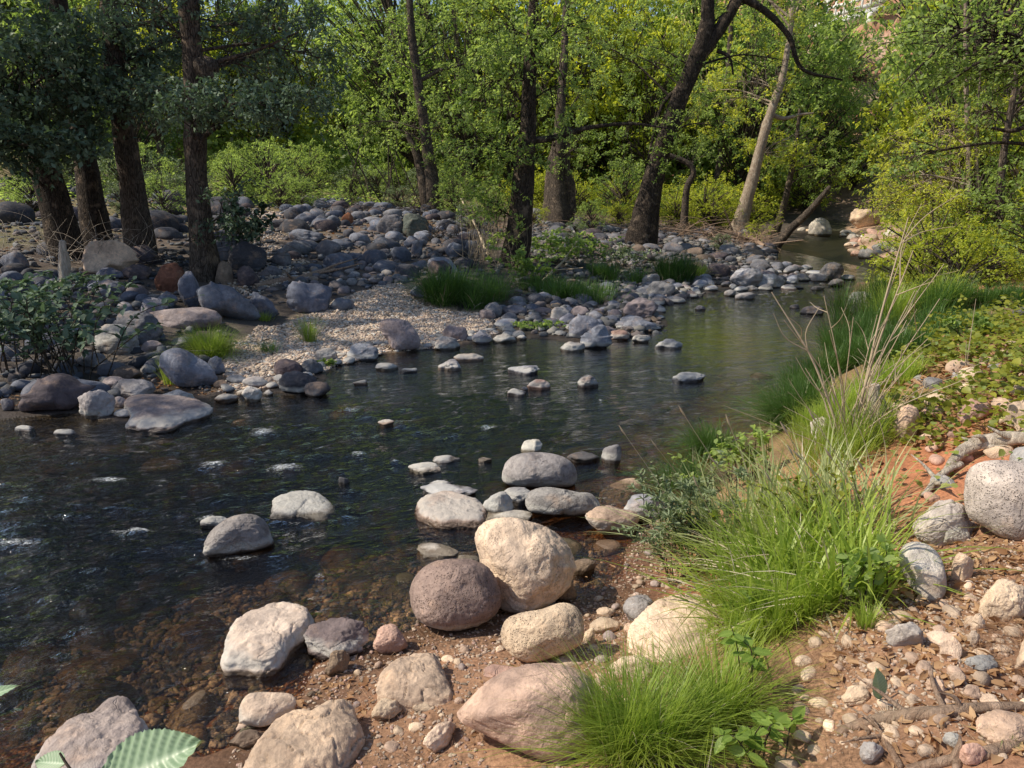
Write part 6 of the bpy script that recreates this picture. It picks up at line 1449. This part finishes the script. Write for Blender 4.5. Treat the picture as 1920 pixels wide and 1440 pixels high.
def needles():
    r = np.random.default_rng(88); g = Geo()
    for poly, n_ in (([(1480, 1160), (1640, 1120), (1720, 960), (1960, 880), (2500, 880), (2500, 1500), (1380, 1500)], 6500), ([(600, 1300), (760, 1190), (1180, 1050), (1250, 1120), (1180, 1240), (1100, 1440), (640, 1440)], 800)):
        P = np.array([hit(*p)[:2] for p in poly]); lo, hi = P.min(0), P.max(0)
        x = r.uniform(lo[0], hi[0], n_ * 3); y = r.uniform(lo[1], hi[1], n_ * 3); k = inpoly(x, y, P) & (fbm(x * 3, y * 3, 0, 3, 5) > -.1); x, y = x[k][:n_], y[k][:n_]
        z = terrain(x, y) + .006 + .01 * r.random(len(x))
        blades(g, np.stack([x, y, z], 1), r.uniform(.05, .13, len(x)), .0016, r.uniform(0, 6.28, len(x)), .985, .02, r, 3, r.random(len(x)))
    tag(g.build('pine_needle_litter', M_NEEDLE, None, True), 'dry pine needles strewn over the red dirt', None, None, 'stuff')
needles()

# ------------------------------------------------------------------ guard rail on the hillside road
def guard_rail():
    a0 = hit(1522, 66) + np.array([0, -.6, 1.0]); a1 = hit(1652, 32) + np.array([0, -.6, 1.0])
    k_ = a0[1] / 72 * .8
    def box(g, c0, c1, t, h):
        d = unit(c1 - c0); s = unit(np.cross(d, [0, 0, 1.])); u = np.array([0, 0, 1.])
        V = [c + s * i * t / 2 + u * j * h / 2 for c in (c0, c1) for i in (-1, 1) for j in (-1, 1)]
        g.add(np.array(V), np.array([[0, 1, 3, 2], [4, 6, 7, 5], [0, 4, 5, 1], [2, 3, 7, 6], [0, 2, 6, 4], [1, 5, 7, 3]]))
    m, nt = new_mat('white_painted_steel'); n = N(nt); pos = n('ShaderNodeNewGeometry').outputs['Position']
    f = n.noise(pos, 3, 4); b = n('ShaderNodeBsdfPrincipled', {'Base Color': n.mix(f, (.62, .62, .60), (.80, .80, .78)), 'Roughness': .6}); finish(nt, b.outputs[0])
    root = bpy.data.objects.new('guard_rail', None); COL.objects.link(root); root.location = a0
    tag(root, 'white road guard rail on the red hillside at the top', 'guard rail')
    for dz, h in ((.0, .3), (.6, .2), (1.15, .2)):
        g = Geo(); box(g, a0 + [0, 0, dz], a1 + [0, 0, dz], .12, h); g.build('rail', m, root, False, a0)
    g = Geo(); box(g, a0 + [0, .1, -.55], a1 + [0, .1, -.55], .3, .6); g.build('kerb_beam', m, root, False, a0)
    for i in range(8):
        c = a0 + (a1 - a0) * (i + .3) / 8; g = Geo(); box(g, c + [-.07, -.02, .4], c + [.07, -.02, .4], .16, 1.4); g.build('post', m, root, False, a0)
    for t in (.28, .8):
        c = a0 + (a1 - a0) * t; zb = H(c[0], c[1]); g = Geo(); P = [np.array([c[0], c[1], zb - .5]), c + [0, 0, -.6]]
        if P[1][2] > P[0][2]: tube(g, P, [.28, .24], 6, 12); g.build('support', m, root, True, a0)
    print('rail z', a0, a1, H(a0[0], a0[1]), H(a1[0], a1[1]))
guard_rail()
# ------------------------------------------------------------------ light
world = bpy.data.worlds.new('World'); scene.world = world; world.use_nodes = True
wn = world.node_tree; wn.nodes.clear()
SUN_AZ, SUN_EL = R(-96), R(46)       # azimuth measured from +Y towards +X
sky = wn.nodes.new('ShaderNodeTexSky'); sky.sky_type = 'NISHITA'; sky.sun_disc = False
sky.sun_elevation = SUN_EL; sky.sun_rotation = SUN_AZ
bg = wn.nodes.new('ShaderNodeBackground'); bg.inputs[1].default_value = .138
wo = wn.nodes.new('ShaderNodeOutputWorld'); wn.links.new(sky.outputs[0], bg.inputs[0]); wn.links.new(bg.outputs[0], wo.inputs[0])
sl = bpy.data.lights.new('sun', 'SUN'); sl.energy = 5.0; sl.angle = R(.55); sl.color = (1.0, .90, .72)
so = bpy.data.objects.new('sun', sl); COL.objects.link(so)
sd = Vector((math.cos(SUN_EL) * math.sin(SUN_AZ), math.cos(SUN_EL) * math.cos(SUN_AZ), math.sin(SUN_EL)))
so.rotation_euler = sd.to_track_quat('Z', 'Y').to_euler(); so.location = (-10, 8, 20)
scene.view_settings.view_transform = 'Standard'; scene.view_settings.look = 'None'
scene.view_settings.exposure = 0; scene.view_settings.gamma = 1
cy = scene.cycles
cy.max_bounces = 7; cy.diffuse_bounces = 4; cy.glossy_bounces = 3; cy.transmission_bounces = 4; cy.transparent_max_bounces = 10
cy.sample_clamp_indirect = 4.0; cy.use_denoising = True; cy.caustics_reflective = False; cy.caustics_refractive = False
